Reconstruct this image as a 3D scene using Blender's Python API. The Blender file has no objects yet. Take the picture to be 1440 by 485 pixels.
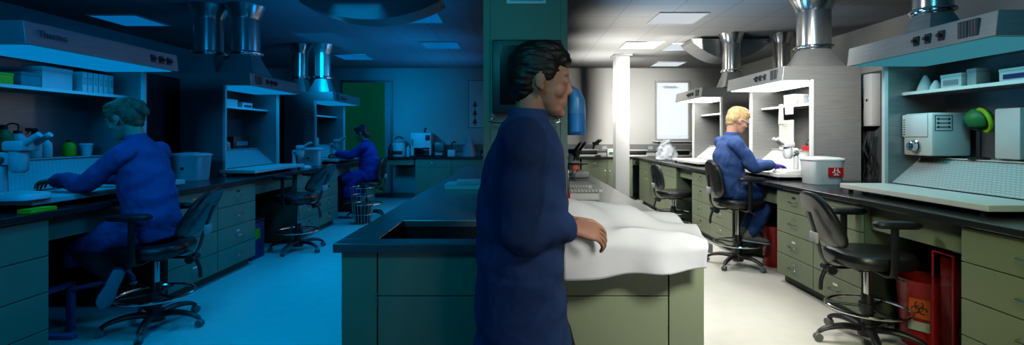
import bpy, bmesh, math, random
from mathutils import Vector, Matrix, noise
R = math.radians
random.seed(7)
scene = bpy.context.scene
COL = scene.collection
FPX, VX, VY, CAMH = 690.0, 731.0, 190.0, 1.36     # pixels of a 1440x485 frame: focal length, vanishing point; eye height in metres
def at(px, s, z=None, py=None):
    """world point on the ray of column px at s pixels per metre"""
    return Vector(((px - VX) / s, FPX / s, z if z is not None else CAMH + (VY - py) / s))

# ------------------------------------------------------------------ materials
def lin(c):
    return tuple((v/255/12.92 if v/255 <= .04045 else ((v/255+.055)/1.055)**2.4) for v in c)
MATS = {}
def pbr(name, rgb, rough=.5, metal=0., var=.06, scale=14., bump=0., bscale=60., spec=.5, trans=0., alpha=1., stretch=None, coat=0.):
    m = bpy.data.materials.new(name); m.use_nodes = True
    nt = m.node_tree; b = nt.nodes['Principled BSDF']; L = nt.links
    c = lin(rgb)
    tc = nt.nodes.new('ShaderNodeTexCoord'); mp = nt.nodes.new('ShaderNodeMapping')
    L.new(tc.outputs['Object'], mp.inputs['Vector'])
    if stretch: mp.inputs['Scale'].default_value = stretch
    nz = nt.nodes.new('ShaderNodeTexNoise'); nz.inputs['Scale'].default_value = scale; nz.inputs['Detail'].default_value = 4
    L.new(mp.outputs[0], nz.inputs['Vector'])
    rp = nt.nodes.new('ShaderNodeValToRGB')
    rp.color_ramp.elements[0].position = .3; rp.color_ramp.elements[1].position = .7
    rp.color_ramp.elements[0].color = (*[v*(1-var) for v in c], 1); rp.color_ramp.elements[1].color = (*[min(1, v*(1+var)) for v in c], 1)
    L.new(nz.outputs['Fac'], rp.inputs[0]); L.new(rp.outputs[0], b.inputs['Base Color'])
    b.inputs['Roughness'].default_value = rough; b.inputs['Metallic'].default_value = metal
    b.inputs['Specular IOR Level'].default_value = spec
    b.inputs['Transmission Weight'].default_value = trans; b.inputs['Alpha'].default_value = alpha
    b.inputs['Coat Weight'].default_value = coat
    if bump:
        n2 = nt.nodes.new('ShaderNodeTexNoise'); n2.inputs['Scale'].default_value = bscale
        L.new(mp.outputs[0], n2.inputs['Vector'])
        bp = nt.nodes.new('ShaderNodeBump'); bp.inputs['Strength'].default_value = bump; bp.inputs['Distance'].default_value = .01
        L.new(n2.outputs['Fac'], bp.inputs['Height']); L.new(bp.outputs[0], b.inputs['Normal'])
    MATS[name] = m
    return m
def emit(name, rgb, strength):
    m = bpy.data.materials.new(name); m.use_nodes = True
    nt = m.node_tree; nt.nodes.clear()
    e = nt.nodes.new('ShaderNodeEmission'); o = nt.nodes.new('ShaderNodeOutputMaterial')
    e.inputs[0].default_value = (*rgb, 1); e.inputs[1].default_value = strength
    nt.links.new(e.outputs[0], o.inputs[0]); MATS[name] = m
    return m
def brick_mat(name, base, line, w, h, mortar, rough, offset=0., bump=.0, metal=0., vec='Object', rot=None, scale=1.):
    m = pbr(name, base, rough, metal)
    nt = m.node_tree; L = nt.links; b = nt.nodes['Principled BSDF']
    tc = nt.nodes.new('ShaderNodeTexCoord'); mp = nt.nodes.new('ShaderNodeMapping')
    if rot: mp.inputs['Rotation'].default_value = rot
    L.new(tc.outputs[vec], mp.inputs['Vector'])
    br = nt.nodes.new('ShaderNodeTexBrick'); br.offset = offset
    br.inputs['Scale'].default_value = scale
    br.inputs['Brick Width'].default_value = w; br.inputs['Row Height'].default_value = h; br.inputs['Mortar Size'].default_value = mortar
    br.inputs['Mortar Smooth'].default_value = .1
    c = lin(base)
    br.inputs['Color1'].default_value = (*c, 1); br.inputs['Color2'].default_value = (*[v*.95 for v in c], 1); br.inputs['Mortar'].default_value = (*lin(line), 1)
    L.new(mp.outputs[0], br.inputs['Vector']); L.new(br.outputs['Color'], b.inputs['Base Color'])
    return m

pbr('sage', (136,146,118), .42, var=.03, scale=5)
pbr('sage_edge', (112,122,98), .5, var=.03)
pbr('epoxy', (34,36,38), .22, var=.25, scale=60, spec=.6)
pbr('epoxy_sheen', (84,86,88), .2, var=.12, scale=60, spec=.6)  # island's black epoxy, lightened to stand in for its reflections
pbr('wallpaint', (214,213,207), .85, var=.015, scale=3)
pbr('chasewall', (70,76,78), .7, var=.05)
pbr('pillarpaint', (92,104,96), .6, var=.03, scale=4)
pbr('whitepaint', (236,236,232), .6, var=.01)
pbr('floorvinyl', (216,213,203), .28, var=.035, scale=9, spec=.45)
brick_mat('ceilingtile', (222,222,218), (200,201,201), .61, .61, .012, .9)
pbr('steel', (150,150,147), .34, .45, var=.1, scale=6, stretch=(1,1,14))
pbr('steel_dark', (118,118,116), .36, .45, var=.1, scale=6, stretch=(1,1,10))
pbr('ductsteel', (172,170,165), .22, .75, var=.12, scale=5, stretch=(9,9,.4))
pbr('chrome', (205,205,205), .12, 1., var=.02)
pbr('enamel', (222,222,216), .38, var=.02)
pbr('lightgrey', (190,192,190), .45, var=.03)
pbr('midgrey', (128,130,130), .5, var=.04)
pbr('whiteplastic', (232,232,228), .35, var=.015)
pbr('offwhite', (206,200,184), .45, var=.02)
pbr('blackplastic', (22,22,24), .42, var=.1)
pbr('blackrubber', (14,14,15), .7, var=.1)
pbr('vinyl', (24,24,26), .33, var=.15, bump=.08, bscale=160, spec=.55)
pbr('wovenback', (34,33,33), .75, var=.2, bump=.2, bscale=300)
pbr('screen', (10,13,15), .12, var=.05)
pbr('red', (172,20,26), .4, var=.05)
pbr('redbag', (150,16,20), .3, var=.1, alpha=.45, bump=.4, bscale=30)
pbr('orange', (226,96,30), .5, var=.03)
pbr('knob', (226,108,84), .45, var=.03)
pbr('lime', (150,200,20), .5, var=.05)
pbr('green', (30,120,60), .5, var=.05)
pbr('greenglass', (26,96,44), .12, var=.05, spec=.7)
pbr('brownglass', (52,36,16), .15, var=.1)
pbr('blueplastic', (40,120,190), .35, var=.04)
pbr('bluebag', (70,140,200), .3, var=.05, alpha=.9)
pbr('navy', (24,32,100), .5, var=.05)
pbr('paper', (232,232,228), .8, var=.01)
pbr('ink', (30,34,40), .7, var=.05)
pbr('printgrey', (150,152,156), .8, var=.1)
pbr('clearplastic', (236,240,240), .25, var=.01, alpha=.85)
pbr('plasticbag', (214,220,224), .22, var=.05, alpha=.6, bump=.8, bscale=26)
pbr('skin', (200,146,122), .55, var=.05, scale=30)
pbr('lips', (176,100,90), .5, var=.05)
pbr('eyewhite', (230,228,222), .3, var=.01)
pbr('iris', (50,60,60), .3, var=.05)
pbr('labcoat', (46,76,132), .85, var=.14, scale=10, bump=.5, bscale=26)
pbr('labcoat_royal', (30,58,150), .85, var=.14, scale=10, bump=.5, bscale=26)
pbr('denim', (38,66,122), .9, var=.2, scale=30, bump=.2, bscale=200)
pbr('darktrouser', (20,22,28), .9, var=.2, scale=20)
pbr('glove', (84,70,190), .4, var=.06)
pbr('blond', (190,156,108), .6, var=.3, scale=40, stretch=(1,1,.2))
pbr('brownhair', (112,84,56), .55, var=.4, scale=40, stretch=(1,1,.2))
pbr('darkhair', (26,22,20), .5, var=.3, scale=40, stretch=(1,1,.2))
pbr('shoe_grey', (120,112,104), .7, var=.08)
pbr('shoe_blue', (70,84,140), .6, var=.1)
pbr('sole', (168,176,190), .6, var=.06)
pbr('sheet', (232,233,238), .6, var=.02, alpha=.84, bump=.2, bscale=14)
pbr('beige', (202,184,156), .7, var=.03)
pbr('snow', (240,242,246), .9, var=.06, scale=.35)
m = pbr('glass', (235,240,240), .02, var=0, alpha=.12, spec=.5)
brick_mat('perforated', (198,202,200), (166,170,170), .03, .016, .004, .4, offset=.5)
brick_mat('grillemesh', (30,32,34), (80,84,86), .02, .02, .003, .5)

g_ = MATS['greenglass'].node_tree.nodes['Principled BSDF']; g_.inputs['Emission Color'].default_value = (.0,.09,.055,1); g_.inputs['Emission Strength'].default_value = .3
# ------------------------------------------------------------------ geometry collector
def frame_of(d):
    d = Vector(d).normalized(); u = Vector((0,0,1)) if abs(d.z) < .95 else Vector((1,0,0))
    a = d.cross(u).normalized(); return a, d.cross(a).normalized()
def spline(pts, radii, n=6):
    P = [Vector(p) for p in pts]
    if len(P) < 3: return P, list(radii)
    op, orr = [], []
    for i in range(len(P)-1):
        p0 = P[max(0,i-1)]; p1 = P[i]; p2 = P[i+1]; p3 = P[min(len(P)-1,i+2)]
        for k in range(n):
            t = k/n
            op.append(.5*((2*p1)+(p2-p0)*t+(2*p0-5*p1+4*p2-p3)*t*t+(3*p1-p0-3*p2+p3)*t**3))
            orr.append(radii[i]*(1-t)+radii[i+1]*t)
    op.append(P[-1]); orr.append(radii[-1]); return op, orr
class MB:
    def __init__(s): s.bm = bmesh.new()
    def ring(s, c, a, b, ra, rb, seg, pw=1.):
        o = []
        for i in range(seg):
            t = 2*math.pi*i/seg; ct, st = math.cos(t), math.sin(t)
            if pw != 1.: ct = math.copysign(abs(ct)**pw, ct); st = math.copysign(abs(st)**pw, st)
            o.append(s.bm.verts.new(c + a*(ra*ct) + b*(rb*st)))
        return o
    def skinrings(s, rings, cap0=True, cap1=True):
        for r0, r1 in zip(rings, rings[1:]):
            n = len(r0)
            for i in range(n): s.bm.faces.new((r0[i], r0[(i+1)%n], r1[(i+1)%n], r1[i]))
        if cap0: s.bm.faces.new(rings[0][::-1])
        if cap1: s.bm.faces.new(rings[-1])
        return s
    def box(s, x0, x1, y0, y1, z0, z1, bev=0.):
        vs = [s.bm.verts.new((x,y,z)) for z in (z0,z1) for (x,y) in ((x0,y0),(x1,y0),(x1,y1),(x0,y1))]
        fs = [s.bm.faces.new([vs[i] for i in f]) for f in ((3,2,1,0),(4,5,6,7),(0,1,5,4),(1,2,6,5),(2,3,7,6),(3,0,4,7))]
        if bev:
            es = list({e for f in fs for e in f.edges})
            bmesh.ops.bevel(s.bm, geom=es, offset=bev, segments=2, affect='EDGES', profile=.5)
        return s
    def hexa(s, bottom, top):
        vs = [s.bm.verts.new(p) for p in list(bottom)+list(top)]
        for f in ((3,2,1,0),(4,5,6,7),(0,1,5,4),(1,2,6,5),(2,3,7,6),(3,0,4,7)): s.bm.faces.new([vs[i] for i in f])
        return s
    def cyl(s, p0, p1, r0, r1=None, seg=16):
        r1 = r0 if r1 is None else r1; p0 = Vector(p0); p1 = Vector(p1); a, b = frame_of(p1-p0)
        return s.skinrings([s.ring(p0,a,b,r0,r0,seg), s.ring(p1,a,b,r1,r1,seg)])
    def tube(s, pts, r, seg=10, n=6, rounded=False, flat=1.):
        rr = list(r) if isinstance(r,(list,tuple)) else [r]*len(pts)
        P, rr = spline(pts, rr, n)
        if rounded:
            d0 = (P[0]-P[1]).normalized(); d1 = (P[-1]-P[-2]).normalized(); r0, r1 = rr[0], rr[-1]
            P = [P[0]+d0*r0*.95, P[0]+d0*r0*.7] + P + [P[-1]+d1*r1*.7, P[-1]+d1*r1*.95]; rr = [r0*.3, r0*.72]+rr+[r1*.72, r1*.3]
        rings = []; a = b = None
        for i, p in enumerate(P):
            d = (P[min(i+1,len(P)-1)]-P[max(i-1,0)])
            if d.length < 1e-9: d = Vector((0,0,1))
            d.normalize()
            if a is None: a, b = frame_of(d)
            else: a = (a - d*a.dot(d)).normalized(); b = d.cross(a).normalized()
            rings.append(s.ring(p, a, b, rr[i], rr[i]*flat, seg))
        return s.skinrings(rings)
    def torus(s, c, R0, r, seg=40, axis=(0,0,1), rs=8):
        a, b = frame_of(axis); ax = Vector(axis).normalized(); c = Vector(c); rings = []
        for i in range(seg):
            t = 2*math.pi*i/seg; o = a*math.cos(t)+b*math.sin(t); rings.append(s.ring(c+o*R0, o, ax, r, r, rs))
        rings.append(rings[0]); return s.skinrings(rings, False, False)
    def lathe(s, prof, c=(0,0,0), seg=24, pw=1., sx=1., sy=1.):
        c = Vector(c); X, Y = Vector((1,0,0)), Vector((0,1,0))
        return s.skinrings([s.ring(c+Vector((0,0,z)), X, Y, max(r,1e-4)*sx, max(r,1e-4)*sy, seg, pw) for r, z in prof])
    def loft(s, secs, seg=28, pw=1.):
        """secs: (center, a-vector, b-vector) ellipse half-axes"""
        rs = []
        for c, a, b in secs:
            a = Vector(a); b = Vector(b); rs.append(s.ring(Vector(c), a.normalized(), b.normalized(), a.length, b.length, seg, pw))
        return s.skinrings(rs)
    def ball(s, c, rx, ry=None, rz=None, seg=20, rot=None):
        ry = rx if ry is None else ry; rz = rx if rz is None else rz; c = Vector(c); rings = []
        X, Y, Z = Vector((1,0,0)), Vector((0,1,0)), Vector((0,0,1))
        if rot: X, Y, Z = rot @ X, rot @ Y, rot @ Z
        for i in range(1, seg//2):
            t = math.pi*i/(seg//2); rings.append(s.ring(c - Z*(rz*math.cos(t)), X, Y, rx*math.sin(t), ry*math.sin(t), seg))
        return s.skinrings(rings)
    def grid(s, fn, nu, nv):
        V = [[s.bm.verts.new(fn(i/nu, j/nv)) for j in range(nv+1)] for i in range(nu+1)]
        for i in range(nu):
            for j in range(nv): s.bm.faces.new((V[i][j], V[i+1][j], V[i+1][j+1], V[i][j+1]))
        return s
    def prism(s, poly, y0, y1, axis='y'):
        def mk(p, t): return {'y':(p[0],t,p[1]), 'x':(t,p[0],p[1]), 'z':(p[0],p[1],t)}[axis]
        a = [s.bm.verts.new(mk(p,y0)) for p in poly]; b = [s.bm.verts.new(mk(p,y1)) for p in poly]; n = len(poly)
        s.bm.faces.new(a[::-1]); s.bm.faces.new(b)
        for i in range(n): s.bm.faces.new((a[i], a[(i+1)%n], b[(i+1)%n], b[i]))
        return s
    def mesh(s, name):
        bmesh.ops.recalc_face_normals(s.bm, faces=s.bm.faces[:])
        me = bpy.data.meshes.new(name); s.bm.to_mesh(me); s.bm.free(); return me
    def build(s, name, mat, parent=None, smooth=True, loc=None, solid=0., sub=0, bevel=0.):
        me = s.mesh(name); o = bpy.data.objects.new(name, me); COL.objects.link(o)
        me.materials.append(MATS[mat])
        if smooth:
            for p in me.polygons: p.use_smooth = True
            me.set_sharp_from_angle(angle=R(38))
        if parent is not None: o.parent = parent
        if loc is not None: o.location = loc
        if solid: md = o.modifiers.new('thickness','SOLIDIFY'); md.thickness = solid; md.offset = 0
        if bevel: md = o.modifiers.new('edges','BEVEL'); md.width = bevel; md.segments = 2; md.limit_method = 'ANGLE'
        if sub: md = o.modifiers.new('round','SUBSURF'); md.levels = sub; md.render_levels = sub
        return o
def eval_mesh(o):
    dg = bpy.context.evaluated_depsgraph_get(); dg.update()
    me = bpy.data.meshes.new_from_object(o.evaluated_get(dg)); bpy.data.objects.remove(o); return me
def remeshed(mb, voxel, smooth_it=4, fac=.5):
    me = mb.mesh('tmp'); o = bpy.data.objects.new('tmp', me); COL.objects.link(o)
    md = o.modifiers.new('r','REMESH'); md.mode = 'VOXEL'; md.voxel_size = voxel
    if smooth_it: sm = o.modifiers.new('s','SMOOTH'); sm.iterations = smooth_it; sm.factor = fac
    return eval_mesh(o)
def put(me, name, mat, parent, smooth=True):
    o = bpy.data.objects.new(name, me); COL.objects.link(o); me.materials.clear(); me.materials.append(MATS[mat])
    if smooth:
        for p in me.polygons: p.use_smooth = True
    o.parent = parent; return o
def tag(o, label, cat, group=None):
    o['label'] = label; o['category'] = cat
    if group: o['group'] = group
    return o
def thing(name, label, cat, loc=(0,0,0), rz=0., group=None):
    o = bpy.data.objects.new(name, None); COL.objects.link(o); o.empty_display_size = .1
    o.location = loc; o.rotation_euler = (0,0,rz); return tag(o, label, cat, group)
def struct(o): o['kind'] = 'structure'; return o
def kids(o): return [c for c in bpy.data.objects if c.parent == o]
def dup(root, loc, rz=0., label=None, group=None):
    def cp(o, par):
        c = o.copy(); COL.objects.link(c); c.parent = par
        for ch in kids(o): cp(ch, c)
        return c
    c = cp(root, None); c.location = loc; c.rotation_euler = (0,0,rz)
    if label: c['label'] = label
    if group: c['group'] = group
    return c
def lettering(text, size, name, mat, parent, M, depth=.001):
    cu = bpy.data.curves.new('t','FONT'); cu.body = text; cu.size = size; cu.extrude = depth; cu.align_x = 'CENTER'; cu.align_y = 'CENTER'
    o = bpy.data.objects.new('t', cu); COL.objects.link(o); me = eval_mesh(o)
    me.transform(M); return put(me, name, mat, parent, False)
def facing(loc, right, up):
    """matrix placing text in the plane of right/up at loc"""
    r = Vector(right).normalized(); u = Vector(up).normalized(); n = r.cross(u)
    M = Matrix((r,u,n)).transposed().to_4x4(); M.translation = Vector(loc); return M
# ------------------------------------------------------------------ camera, world
cd = bpy.data.cameras.new('camera'); cam = bpy.data.objects.new('camera', cd); COL.objects.link(cam)
cam.location = (0,0,CAMH); cam.rotation_euler = (R(90),0,0)
cd.sensor_width = 36; cd.lens = 36*FPX/1440; cd.shift_x = -(VX-720)/1440; cd.shift_y = -(242.5-VY)/1440; cd.clip_start = .05
scene.camera = cam
w = bpy.data.worlds.new('sky'); scene.world = w; w.use_nodes = True
w.node_tree.nodes['Background'].inputs[0].default_value = (.82,.9,1,1); w.node_tree.nodes['Background'].inputs[1].default_value = 1.3
scene.view_settings.view_transform = 'Standard'; scene.view_settings.look = 'None'; scene.view_settings.gamma = 1; scene.view_settings.exposure = 0
scene.view_settings.use_curve_mapping = False
scene.cycles.use_denoising = True; scene.cycles.diffuse_bounces = 0; scene.cycles.glossy_bounces = 3; scene.cycles.transparent_max_bounces = 12
scene.cycles.max_bounces = 8; scene.cycles.sample_clamp_indirect = 4
# ------------------------------------------------------------------ shell
CE = 2.83; XL, XR, YB, YF = -5.7, 4.7, 10.75, -2.5
struct(MB().box(XL-.1,XR+.1,YF-.1,YB+.1,-.1,0).build('floor','floorvinyl',smooth=False))
struct(MB().box(XL-.1,XR+.1,YF-.1,YB+.1,CE,CE+.1).build('ceiling','ceilingtile',smooth=False))
struct(MB().box(XL-.1,XL,YF,YB,0,CE).build('wall_left','wallpaint',smooth=False))
struct(MB().box(XR,XR+.1,YF,YB,0,CE).build('wall_right','wallpaint',smooth=False))
struct(MB().box(XL-.1,XR+.1,YF-.1,YF,0,CE).build('wall_front','wallpaint',smooth=False))
wx0, wx1, wz0, wz1 = 2.96, 3.74, 1.24, 2.55
b = MB(); b.box(XL-.1,wx0,YB,YB+.1,0,CE); b.box(wx1,XR+.1,YB,YB+.1,0,CE); b.box(wx0,wx1,YB,YB+.1,0,wz0); b.box(wx0,wx1,YB,YB+.1,wz1,CE)
struct(b.build('wall_back','wallpaint',smooth=False))
struct(MB().box(XL,wx0+2,YB-.012,YB,0,.1).build('baseboard_back','midgrey',smooth=False))
# low service walls the benches stand against
struct(MB().box(-4.06,-3.96,.9,9.6,0,2.02).build('wall_chase_left','chasewall',smooth=False))
struct(MB().box(3.56,3.66,.9,10.1,0,2.0).build('wall_chase_right','chasewall',smooth=False))
# window with daylight
def window_frame(b, x0, x1, z0, z1, t=.05, y0=-.03, y1=.05, mull=()):
    b.box(x0,x0+t,y0,y1,z0,z1); b.box(x1-t,x1,y0,y1,z0,z1); b.box(x0+t,x1-t,y0,y1,z0,z0+t); b.box(x0+t,x1-t,y0,y1,z1-t,z1)
    for mx in mull: b.box(mx-.015,mx+.015,y0,y1,z0+t,z1-t)
    return b
w1 = bpy.data.objects.new('window_1', None); COL.objects.link(w1); w1.location = (0,YB,0); struct(w1)
window_frame(MB(), wx0, wx1, wz0, wz1, .04).build('window_frame','lightgrey',w1,False)
MB().box(wx0+.04,wx1-.04,.02,.026,wz0+.04,wz1-.04).build('pane','glass',w1,False)
fb = MB()
fb.tube([(3.1,.012,2.42),(3.3,.012,2.41),(3.5,.012,2.40)], .004, 6)
for i in range(9):
    x = 3.2+i*.03; fb.tube([(x,.012,2.41),(x-.04,.012,2.44+.01*math.sin(i))], .008, 6, flat=.5); fb.tube([(x,.012,2.41),(x-.04,.012,2.38)], .008, 6, flat=.5)
o = fb.build('feather_decal','printgrey',w1)
MB().box(wx0-.05,wx1+.05,-.09,-.03,wz0-.03,wz0).build('sill','whitepaint',w1,False)
g = MB(); g.grid(lambda u,v: Vector((-25+60*u, YB+.5+40*v, .2+1.2*v+.25*noise.noise(Vector((u*14,v*9,0))))), 60, 40)
struct(g.build('ground','snow'))
# interior glazed panel, green, at the left end of the back wall
w2 = bpy.data.objects.new('window_2', None); COL.objects.link(w2); w2.location = (0,YB,0); struct(w2)
gx0, gx1, gz0, gz1 = -3.92, -2.78, .05, 2.56
window_frame(MB(), gx0, gx1, gz0, gz1, .05, -.04, -.001).build('window_frame','steel_dark',w2,False)
MB().box(gx0+.05,gx1-.17,-.02,-.008,gz0+.05,gz1-.05).build('pane','greenglass',w2,False)
MB().box(gx1-.17,gx1-.05,-.03,-.006,gz0+.05,gz1-.05).build('side_light','lightgrey',w2,False)
# round-cornered white column and the service pillar on the island
cb = MB(); cb.box(1.74,2.0,8.92,9.18,0,CE,.02); struct(cb.build('column','whitepaint'))
cb = MB(); cb.box(1.70,2.04,8.88,9.22,CE-.03,CE); struct(cb.build('trim_1','lightgrey',smooth=False))
PX0, PX1, PY0, PY1 = -.19, .25, 2.64, 3.06
cb = MB(); cb.box(PX0,PX1,PY0,PY1,.912,CE); cb.box(PX0-.006,PX0+.03,PY0-.008,PY0,.912,CE); cb.box(PX1-.03,PX1+.006,PY0-.008,PY0,.912,CE)
struct(cb.build('pillar','pillarpaint',smooth=False))

# ------------------------------------------------------------------ ceiling lights
emit('glow_white', (1,1,.98), 1.6); emit('glow_soft', (.86,.93,1), .82); emit('glow_blue', (0,.13,.40), .85); emit('glow_teal', (.03,.2,.3), .8); emit('glow_dim', (.66,.72,.76), .9)
def ceiling_light(x, y, mat, label):
    t = thing('ceiling_light', label, 'ceiling light', (x,y,CE), 0, 'recessed ceiling lights')
    f = MB(); a = .305
    f.box(-a,a,-a,-a+.02,-.014,0); f.box(-a,a,a-.02,a,-.014,0); f.box(-a,-a+.02,-a+.02,a-.02,-.014,0); f.box(a-.02,a,-a+.02,a-.02,-.014,0)
    f.build('frame','whitepaint',t,False)
    MB().box(-a+.02,a-.02,-a+.02,a-.02,-.009,-.001).build('diffuser',mat,t,False)
    return t
def lamp(x, y, watts, col, spread=110, size=.5, z=CE-.02, aim=None):
    l = bpy.data.lights.new('panel_or_fill_lamp','AREA'); l.energy = watts; l.color = col; l.size = size; l.spread = R(spread)  # serves ceiling panels and added fills that have no fixture
    o = bpy.data.objects.new('panel_or_fill_lamp', l); COL.objects.link(o); o.location = (x,y,z)
    if aim: o.rotation_euler = (Vector(aim)-Vector((x,y,z))).to_track_quat('-Z','Y').to_euler()
    return o
# ------------------------------------------------------------------ benches
LX, RX = -2.77, 2.38            # front edges of the two wall benches
ROT_R, ROT_L = -math.pi/2, math.pi/2
WZ0, WZ1 = .872, .91
def drawer_unit(loc, rz, w, cols, label, group, first=(.862,.672,.473,.274,.085), depth=.78):
    """front plane at local y=0 facing -y, x from 0 to w"""
    t = thing('drawer_cabinet', label, 'cabinet', loc, rz, group)
    b = MB(); b.box(0,w,.022,depth,.08,.868); b.box(.0,w,.075,depth,0,.08)
    b.build('body','sage_edge',t,False)
    cw = w/cols
    for c in range(cols):
        for z1, z0 in zip(first, first[1:]):
            x0, x1 = c*cw+.004, (c+1)*cw-.004
            d = MB().box(x0,x1,0,.021,z0+.004,z1-.002).build('drawer','sage',t,False,bevel=.002)
            xm, zm = (x0+x1)/2, (z0+z1)/2+.005
            MB().tube([(xm-.055,0,zm),(xm-.053,-.022,zm-.004),(xm-.04,-.03,zm-.006),(xm+.04,-.03,zm-.006),(xm+.053,-.022,zm-.004),(xm+.055,0,zm)], .0042, 6, 4).build('handle','chrome',d)
            lb = MB(); lb.box(xm-.028,xm+.028,-.003,0,zm+.026,zm+.044); lb.build('label_holder','chrome',d,False)
    return t
def door_unit(loc, rz, w, doors, label, group, depth=.5, drawer=True):
    t = thing('base_cabinet', label, 'cabinet', loc, rz, group)
    b = MB(); b.box(0,w,.022,depth,.08,.868); b.box(0,w,.075,depth,0,.08); b.build('body','sage_edge',t,False)
    cw = w/doors
    for c in range(doors):
        x0, x1 = c*cw+.004, (c+1)*cw-.004; zt = .862
        if drawer:
            d = MB().box(x0,x1,0,.021,.70,.862).build('drawer','sage',t,False,bevel=.002); zt = .694
            xm = (x0+x1)/2
            MB().tube([(xm-.05,0,.79),(xm-.045,-.026,.786),(xm+.045,-.026,.786),(xm+.05,0,.79)], .0042, 6, 4).build('handle','chrome',d)
        d = MB().box(x0,x1,0,.021,.085,zt).build('door','sage',t,False,bevel=.002)
        hx = x1-.04 if c%2==0 else x0+.04
        MB().tube([(hx,0,zt-.16),(hx,-.026,zt-.15),(hx,-.026,zt-.07),(hx,0,zt-.06)], .0042, 6, 4).build('handle','chrome',d)
    return t
def worktop(name, label, boxes, aprons, mat='epoxy'):
    t = thing(name, label, 'worktop')
    b = MB()
    for q in boxes: b.box(*q)
    b.build('slab', mat, t, False, bevel=.004)
    for q in aprons: MB().box(*q).build('apron','sage',t,False)
    return t
NB = 'drawer cabinets under the benches'
# right bench
worktop('bench_worktop','long black worktop of the bench running under the right-hand fume hoods',
        [(RX,3.545,1.1,10.06,WZ0,WZ1)], [(2.47,2.49,5.0-.4,5.55,.70,.868),(2.47,2.49,2.687,3.457,.70,.868),(2.47,2.49,6.87,7.55,.72,.868)])
FR = 2.41
drawer_unit((FR,2.683,0),ROT_R,1.5,2,'sage drawer cabinet lit yellow green at the right picture edge, beside the red biohazard bin',NB)
drawer_unit((FR,4.6,0),ROT_R,1.14,2,'sage four-row drawer cabinet behind the empty stool, under the sharps bin',NB)
drawer_unit((FR,6.87,0),ROT_R,1.31,2,'sage drawer cabinet hidden partly behind the seated man in blue and his stool',NB)
door_unit((FR,9.9,0),ROT_R,2.34,4,'sage cabinet at the far end of the right bench, near the grey plastic bag','base cabinets with doors',.7)
# left bench
FL = -2.80
worktop('bench_worktop','long black worktop of the bench running under the left-hand fume hoods',
        [(-3.945,LX,1.1,9.5,WZ0,WZ1)], [(-2.88,-2.86,2.92,3.9,.72,.868),(-2.88,-2.86,5.2,6.17,.72,.868),(-2.88,-2.86,7.55,8.7,.72,.868)])
drawer_unit((FL,1.3,0),ROT_L,1.62,2,'sage drawer cabinet at the left picture edge, in front of the seated woman',NB,(.862,.644,.43,.21,.085))
drawer_unit((FL,3.9,0),ROT_L,1.3,2,'blue-lit sage drawer cabinet behind the seated woman with the bun',NB)
drawer_unit((FL,6.17,0),ROT_L,1.38,2,'blue-lit sage drawer cabinet beyond the empty left stool',NB)
drawer_unit((FL,8.7,0),ROT_L,.78,1,'sage drawer cabinet at the far end of the left bench, behind the far woman',NB)
# back bench
YC = 10.15
worktop('bench_worktop','black worktop along the back wall, left stretch with the oven and centrifuge',
        [(-2.75,1.28,YC-.02,YB-.001,WZ0,WZ1)], [(-2.75,-2.2,YC+.05,YC+.07,.74,.868),(-.62,.2,YC+.05,YC+.07,.74,.868)])
worktop('bench_worktop','black worktop along the back wall, right stretch under the window',
        [(1.285,4.2,YC-.02,YB-.001,WZ0,WZ1)], [(2.36,3.1,YC+.05,YC+.07,.74,.868)])
BB = 'base cabinets with doors'
door_unit((-2.17,YC+.01,0),0,1.5,2,'teal-lit cabinet under the white oven on the back wall',BB)
door_unit((.25,YC+.01,0),0,1.0,2,'sage cabinet under the back bench, behind the pillar',BB)
door_unit((1.28,YC+.01,0),0,1.06,2,'sage back wall cabinet just left of the small far red bin',BB)
door_unit((3.12,YC+.01,0),0,1.0,2,'sage back wall cabinet below the window, in the far corner',BB)
# backsplash rails
for x0, x1, lab, reds in ((-1.95,.55,'grey service rail low on the back wall behind the oven',()),(.6,4.1,'grey service rail low on the back wall under the window',(1.25,2.15,3.2))):
    t = thing('service_rail', lab, 'service rail', (0,YB,0))
    MB().box(x0,x1,-.05,-.002,1.0,1.16,.004).build('raceway','midgrey',t,False)
    for i in range(int((x1-x0)/.5)):
        xx = x0+.25+i*.5
        s_ = MB().box(xx-.05,xx+.05,-.056,-.05,1.05,1.12).build('socket','lightgrey',t,False)
    for xx in reds: MB().box(xx-.02,xx+.02,-.062,-.05,1.075,1.105).build('switch','red',t,False)

# ------------------------------------------------------------------ island
IX0, IX1, IY0, IY1 = -.775, .80, 2.03, 7.1
SX0, SX1, SY0, SY1 = -.615, .02, 2.135, 2.60
worktop('island_worktop','black worktop of the central island with a sink cut into it',
        [(IX0,IX1,IY0,SY0,WZ0,WZ1),(IX0,IX1,SY1,IY1,WZ0,WZ1),(IX0,SX0,SY0,SY1,WZ0,WZ1),(SX1,IX1,SY0,SY1,WZ0,WZ1)], [], 'epoxy_sheen')
t = thing('island_cabinet','sage cabinet block of the central island with flat front panels','cabinet',(0,0,0))
b = MB(); b.box(-.745,-.725,2.08,7.05,.08,.870); b.box(.75,.77,2.08,7.05,.08,.870); b.box(-.725,.75,7.0,7.05,.08,.870)
b.box(-.725,.75,2.08,7.0,.08,.10); b.box(-.70,.72,2.14,6.98,0,.08); b.box(-.725,.75,2.70,2.72,.10,.870)
b.build('body','sage_edge',t,False)
for x0, x1, z0, z1, nm in ((-.748,-.600,.02,.868,'side_panel'),(-.595,.622,.687,.868,'upper_panel'),(-.595,.622,.02,.683,'lower_panel'),(.627,.773,.02,.868,'side_panel')):
    MB().box(x0,x1,2.058,2.079,z0,z1).build(nm,'sage',t,False,bevel=.002)
MB().box(-.603,-.596,2.05,2.062,.63,.70).build('latch','steel',t,False)
t = thing('lab_sink','black epoxy sink basin sunk in the front of the island','sink',(0,0,0))
b = MB(); e = .004
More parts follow.
